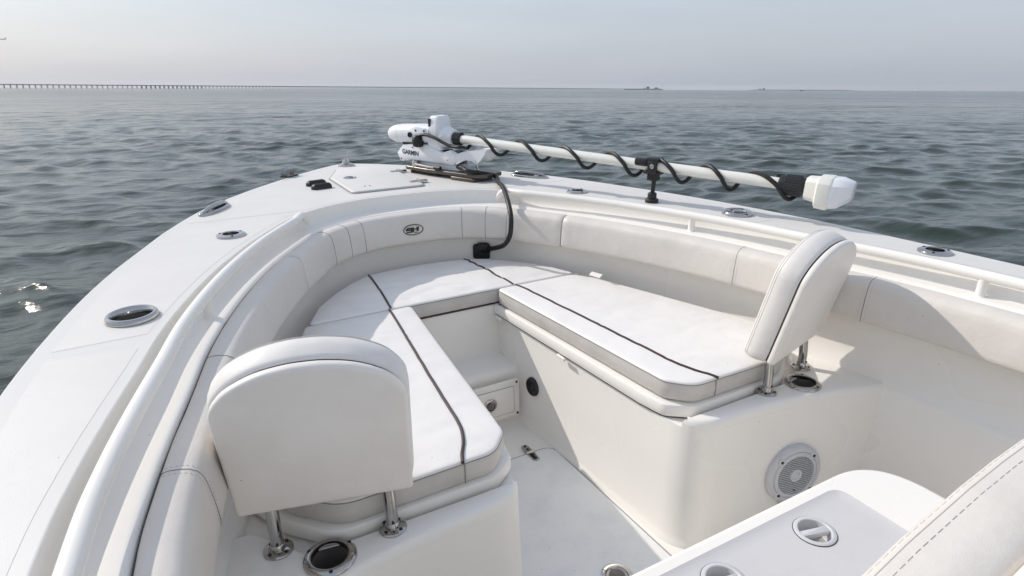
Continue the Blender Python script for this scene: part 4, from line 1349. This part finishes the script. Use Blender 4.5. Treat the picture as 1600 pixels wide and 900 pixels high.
def make_water():
    r = [0.0]
    x = 0.6
    while x < 45000:
        r.append(x)
        x *= 1.0075 if x < 160 else (1.012 if x < 600 else 1.035)
    r = np.array(r)
    dense = np.linspace(-math.radians(62), math.radians(62), 760)
    rest = np.linspace(math.radians(62), 2 * math.pi - math.radians(62), 130)[1:-1]
    th = np.concatenate([dense, rest]) + HEAD
    R2, T2 = np.meshgrid(r, th, indexing='ij')
    X = CAM.x + R2 * np.sin(T2)
    Y = CAM.y + R2 * np.cos(T2)
    Z = np.zeros_like(X)
    dX = np.zeros_like(X)
    dY = np.zeros_like(X)
    sp = np.gradient(r)[:, None] * np.ones_like(X)
    nw = 170
    lam = np.exp(rng.uniform(math.log(0.14), math.log(2.6), nw))
    mean = HEAD + math.pi + 0.25
    dirs = mean + rng.normal(0, 0.60, nw)
    ph = rng.uniform(0, 2 * math.pi, nw)
    # patchiness: gusts make rougher and smoother areas
    g = 0.85 + 0.3 * np.sin(X * 0.043 + 1.3 * np.sin(Y * 0.031)) * np.sin(Y * 0.057 + 0.7)
    for l, d, p0 in zip(lam, dirs, ph):
        k = 2 * math.pi / l
        slope = 0.016 if l < 0.4 else (0.0265 if l < 1.2 else 0.0265 * (1.2 / l) ** 0.9)
        a = slope / k
        fade = np.clip((l / sp - 2.0) / 2.0, 0, 1)
        arg = k * (X * math.sin(d) + Y * math.cos(d)) + p0
        sn, cs_ = np.sin(arg), np.cos(arg)
        Z += a * cs_ * fade * g
        q = 1.15
        dX -= q * a * math.sin(d) * sn * fade
        dY -= q * a * math.cos(d) * sn * fade
    near = np.clip((R2 - 0.0) / 2.0, 0, 1)
    X = X + dX * near
    Y = Y + dY * near
    Z = Z * near
    nr, na = X.shape
    co = np.stack([X, Y, Z], -1).reshape(-1, 3)
    i = np.arange(nr - 1)[:, None]
    j = np.arange(na)[None, :]
    jn = (j + 1) % na
    a = i * na + j
    q = np.stack([a, i * na + jn, (i + 1) * na + jn, (i + 1) * na + j], -1).reshape(-1, 4)
    me = bpy.data.meshes.new('water')
    me.vertices.add(len(co))
    me.vertices.foreach_set('co', co.ravel())
    me.loops.add(q.size)
    me.loops.foreach_set('vertex_index', q.ravel().astype(np.int32))
    me.polygons.add(len(q))
    me.polygons.foreach_set('loop_start', np.arange(0, q.size, 4, dtype=np.int32))
    me.polygons.foreach_set('loop_total', np.full(len(q), 4, dtype=np.int32))
    me.polygons.foreach_set('use_smooth', np.ones(len(q), dtype=bool))
    me.update()
    me.validate()
    m = bpy.data.materials.new('sea_water')
    m.use_nodes = True
    n = m.node_tree
    b = n.nodes['Principled BSDF']
    b.inputs['Base Color'].default_value = (0.024, 0.038, 0.029, 1)
    b.inputs['Roughness'].default_value = 0.10
    b.inputs['IOR'].default_value = 1.333
    geo = n.nodes.new('ShaderNodeNewGeometry')
    # waves finer than the mesh can hold take over in the shader away from the boat
    ln = n.nodes.new('ShaderNodeVectorMath')
    ln.operation = 'LENGTH'
    n.links.new(geo.outputs['Position'], ln.inputs[0])
    fr_ = n.nodes.new('ShaderNodeMapRange')
    fr_.inputs['From Min'].default_value = 15
    fr_.inputs['From Max'].default_value = 260
    fr_.inputs['To Min'].default_value = 0.40
    fr_.inputs['To Max'].default_value = 1.35
    n.links.new(ln.outputs['Value'], fr_.inputs['Value'])
    gn = n.nodes.new('ShaderNodeTexNoise')                 # gusts: rougher and calmer patches of water
    gn.inputs['Scale'].default_value = 0.016
    gn.inputs['Detail'].default_value = 10
    gn.inputs['Roughness'].default_value = 0.78
    n.links.new(geo.outputs['Position'], gn.inputs['Vector'])
    gr = n.nodes.new('ShaderNodeMapRange')
    gr.inputs['From Min'].default_value = 0.34
    gr.inputs['From Max'].default_value = 0.66
    gr.inputs['To Min'].default_value = 0.12
    gr.inputs['To Max'].default_value = 1.9
    n.links.new(gn.outputs['Fac'], gr.inputs['Value'])
    gm = n.nodes.new('ShaderNodeMath')
    gm.operation = 'MULTIPLY'
    n.links.new(fr_.outputs['Result'], gm.inputs[0])
    n.links.new(gr.outputs['Result'], gm.inputs[1])
    last = None
    for sc, st, dist, det, strx in ((0.045, 1.0, 3.6, 4, 0.40), (0.28, 1.0, 1.0, 5, 0.45), (1.3, 1.0, 0.15, 7, 0.40), (7.0, 0.9, 0.014, 6, 0.5)):
        mp = n.nodes.new('ShaderNodeMapping')
        mp.inputs['Rotation'].default_value = (0, 0, HEAD + 0.25)
        mp.inputs['Scale'].default_value = (strx, 1.0, 1.0)
        n.links.new(geo.outputs['Position'], mp.inputs['Vector'])
        t = n.nodes.new('ShaderNodeTexNoise')
        t.inputs['Scale'].default_value = sc
        t.inputs['Detail'].default_value = det
        t.inputs['Roughness'].default_value = 0.6
        n.links.new(mp.outputs['Vector'], t.inputs['Vector'])
        bp = n.nodes.new('ShaderNodeBump')
        bp.inputs['Strength'].default_value = st
        bp.inputs['Distance'].default_value = dist
        if sc < 4:
            n.links.new(gm.outputs['Value'], bp.inputs['Strength'])
        n.links.new(t.outputs['Fac'], bp.inputs['Height'])
        if last:
            n.links.new(last.outputs['Normal'], bp.inputs['Normal'])
        last = bp
    n.links.new(last.outputs['Normal'], b.inputs['Normal'])
    me.materials.append(m)
    o = bpy.data.objects.new('water', me)
    COL.objects.link(o)
    tag(o, 'open grey-green choppy sea water reaching to the horizon', 'water', kind='structure')


make_water()

# causeway bridge
br0, br1 = (1853.0, -1598.0), (6521.0, 1209.0)
L_ = math.hypot(br1[0] - br0[0], br1[1] - br0[1])
du = ((br1[0] - br0[0]) / L_, (br1[1] - br0[1]) / L_)
bridge = thing('causeway_bridge', tuple(far(*br0)), 'long low grey trestle bridge running along the left horizon', 'bridge', boat=False)
ux = (FWD * du[0] + RGT * du[1]).normalized()
uy = V(-ux.y, ux.x, 0)
bfr = (far(*br0), ux, uy, V(0, 0, 1))
HB = 11.6
mb = MB()
mb.box((L_ / 2, 0, HB - 0.9), (L_, 9.5, 1.7), bfr, 0.2)
mb.build('road_deck', 'concrete', bridge)
for s in (-1, 1):
    MB().box((L_ / 2, s * 4.6, HB + 0.4), (L_, 0.3, 0.8), bfr, 0.05).build('parapet', 'concrete', bridge)
me_b = None
step = 16.5
n_p = int(L_ / step)


def bent_mesh(wide):
    m_ = MB()
    if wide:
        m_.box((0, 0, HB - 2.1), (2.8, 9, 0.8), None, 0.1)
        for s in (-1, 1):
            m_.box((0, s * 3, (HB - 2.5) / 2 - 1), (1.7, 2.0, HB - 0.5), None, 0.1)
    else:
        m_.box((0, 0, HB - 2.1), (1.6, 9, 0.8), None, 0.1)
        for s in (-1, 0, 1):
            m_.tube([(0, s * 3.4, -2), (0, s * 3.4, HB - 2.4)], 0.5, 8)
    o = m_.build('pier', 'concrete', None)
    me = o.data
    bpy.data.objects.remove(o, do_unlink=True)
    return me


me_n, me_w = bent_mesh(False), bent_mesh(True)
rot_b = math.atan2(ux.y, ux.x)
rest = MB()
for k in range(n_p):
    c = bfr[0] + ux * (k * step + 4)
    # horizontal picture position decides nothing: the wider piers stand in one stretch of the bridge
    wide = 31 <= k <= 45
    if k < 298:
        o = bpy.data.objects.new('pier', me_w if wide else me_n)
        COL.objects.link(o)
        o.parent = bridge
        o.location = c - bfr[0]
        o.rotation_euler = (0, 0, rot_b)
    else:
        for s in (-1, 1):
            rest.tube([c + uy * (s * 3.0) + V(0, 0, -2), c + uy * (s * 3.0) + V(0, 0, HB - 2)], 0.8, 6)
ro = rest.build('far_piers', 'concrete', bridge)
ro['kind'] = 'stuff'


def island(name, label, fw, rt0, rt1, h, blds, mast=None):
    t = thing(name, tuple(far(fw, (rt0 + rt1) / 2)), label, 'island', 'far islands on the horizon', boat=False)
    o0 = far(fw, 0)
    fr_ = (o0, RGT, FWD, V(0, 0, 1))
    n = 60
    rows = []
    for yy, hh in ((-60, -2), (-45, 0.55), (-25, 1.0), (25, 1.0), (45, 0.55), (60, -2)):
        rows.append([to_frame(fr_, rt0 + (rt1 - rt0) * k / n, yy, (h * hh * (min(1, k / 3, (n - k) / 5)) * (0.85 + 0.3 * random.random()) if hh > 0 else hh)) for k in range(n + 1)])
    MB().grid(rows).build('rock_bank', 'rock', t)
    for x, w, hb in blds:
        MB().box((x, 0, h + hb / 2 - 0.5), (w, 14, hb), fr_, 0.3).build('building', 'concrete', t)
        MB().box((x, 0, h + hb), (w * 1.08, 15, 0.8), fr_, 0.1).build('roof', 'concrete', t)
    if mast:
        MB().tube([to_frame(fr_, mast, 0, h), to_frame(fr_, mast - 8, 0, h + 34)], [1.2, 0.5], 6).build('crane_jib', 'concrete', t)


sx_ = 948.4 * 1.052
def rt_at(px, fw):
    return fw * (px - 800) / sx_


F1, F2 = 6400.0, 9500.0
island('island', 'low rocky island with buildings and a crane at the far end of the bridge', F1, rt_at(973, F1), rt_at(1036, F1), 12.5,
       [(rt_at(1011, F1), 28, 20), (rt_at(1024, F1), 38, 11), (rt_at(1006, F1), 9, 8)], rt_at(1005, F1))
island('island', 'fainter flat island with two small buildings further right on the horizon', F2, rt_at(1168, F2), rt_at(1335, F2), 9.5,
       [(rt_at(1192, F2), 30, 22), (rt_at(1186, F2), 36, 12)])


def far_boat(label, fw, px, hullmat, size):
    c = far(fw, rt_at(px, fw), 0)
    t = thing('motor_boat', tuple(c), label, 'boat', 'small boats far out on the water', boat=False)
    fr_ = (c, RGT, FWD, V(0, 0, 1))
    L = size
    rings = []
    for x, w, z1 in ((-L / 2, 0.16 * L, 0.13 * L), (-L * 0.1, 0.17 * L, 0.13 * L), (L * 0.25, 0.13 * L, 0.15 * L), (L * 0.5, 0.01 * L, 0.19 * L)):
        rings.append([to_frame(fr_, x, a, b) for a, b in ((-w * .6, -0.3), (w * .6, -0.3), (w, z1), (-w, z1))])
    MB().loft(rings).build('hull', hullmat, t)
    MB().box((-L * 0.05, 0, 0.2 * L), (L * 0.3, L * 0.2, L * 0.18), fr_, 0.2).build('cabin', hullmat, t)


far_boat('tiny dark boat on the horizon before the flat island', 2300, 1251.5, 'bdark', 11)
far_boat('tiny white boat on the horizon far right', 2000, 1433, 'bwhite', 11)

# airliner
c = far(3300, rt_at(21, 3300), 0)
ang_z = (139 - 75) / 948.4 / 1.052
c = V(c.x, c.y, EYE_HEIGHT + 3300 * ang_z * 1.10)
ap_ = thing('airliner', tuple(c), 'tiny grey airliner flying low at the far left of the sky', 'airplane', boat=False)
pf = (c, -RGT, FWD, V(0, 0, 1))
MB().lathe([(0.1, 20), (1.2, 18.5), (1.9, 15), (2.0, 0), (1.9, -10), (0.8, -18), (0.2, -20)], (c, FWD, V(0, 0, 1), -RGT), 16).build('fuselage', 'plane', ap_)
for s in (-1, 1):
    MB().loft([[to_frame(pf, x, s * 1, z) for x, z in ((6, -1), (-2, -1), (-2, -0.5), (6, -0.5))], [to_frame(pf, x, s * 17, z) for x, z in ((-4, 0.6), (-6, 0.6), (-6, 0.8), (-4, 0.8))]]).build('wing', 'plane', ap_)
    MB().loft([[to_frame(pf, x, s * 0.6, z) for x, z in ((-14, 1), (-18, 1), (-18, 1.3), (-14, 1.3))], [to_frame(pf, x, s * 6, z) for x, z in ((-18, 1.5), (-19.5, 1.5), (-19.5, 1.7), (-18, 1.7))]]).build('tailplane', 'plane', ap_)
MB().loft([[to_frame(pf, x, y, 1.5) for x, y in ((-12, -.2), (-18, -.2), (-18, .2), (-12, .2))], [to_frame(pf, x, y, 8) for x, y in ((-18, -.1), (-20.5, -.1), (-20.5, .1), (-18, .1))]]).build('tail_fin', 'plane', ap_)


# summer haze over the bay
hb = MB()
hb.add([(x, y, z) for z in (-3.0, 330.0) for x, y in ((-48000, -48000), (48000, -48000), (48000, 48000), (-48000, 48000))],
       [(0, 3, 2, 1), (4, 5, 6, 7), (0, 1, 5, 4), (1, 2, 6, 5), (2, 3, 7, 6), (3, 0, 4, 7)])
hm = bpy.data.materials.new('haze_air')
hm.use_nodes = True
hn = hm.node_tree
hn.nodes.clear()
ho = hn.nodes.new('ShaderNodeOutputMaterial')
hv = hn.nodes.new('ShaderNodeVolumePrincipled')
hv.inputs['Color'].default_value = (0.93, 0.95, 0.97, 1)
hv.inputs['Density'].default_value = 0.000022
hv.inputs['Anisotropy'].default_value = 0.25
hn.links.new(hv.outputs['Volume'], ho.inputs['Volume'])
hz_o = hb.build('haze', hm, None, flat=True)
tag(hz_o, 'pale summer haze hanging over the bay', 'haze', kind='stuff')
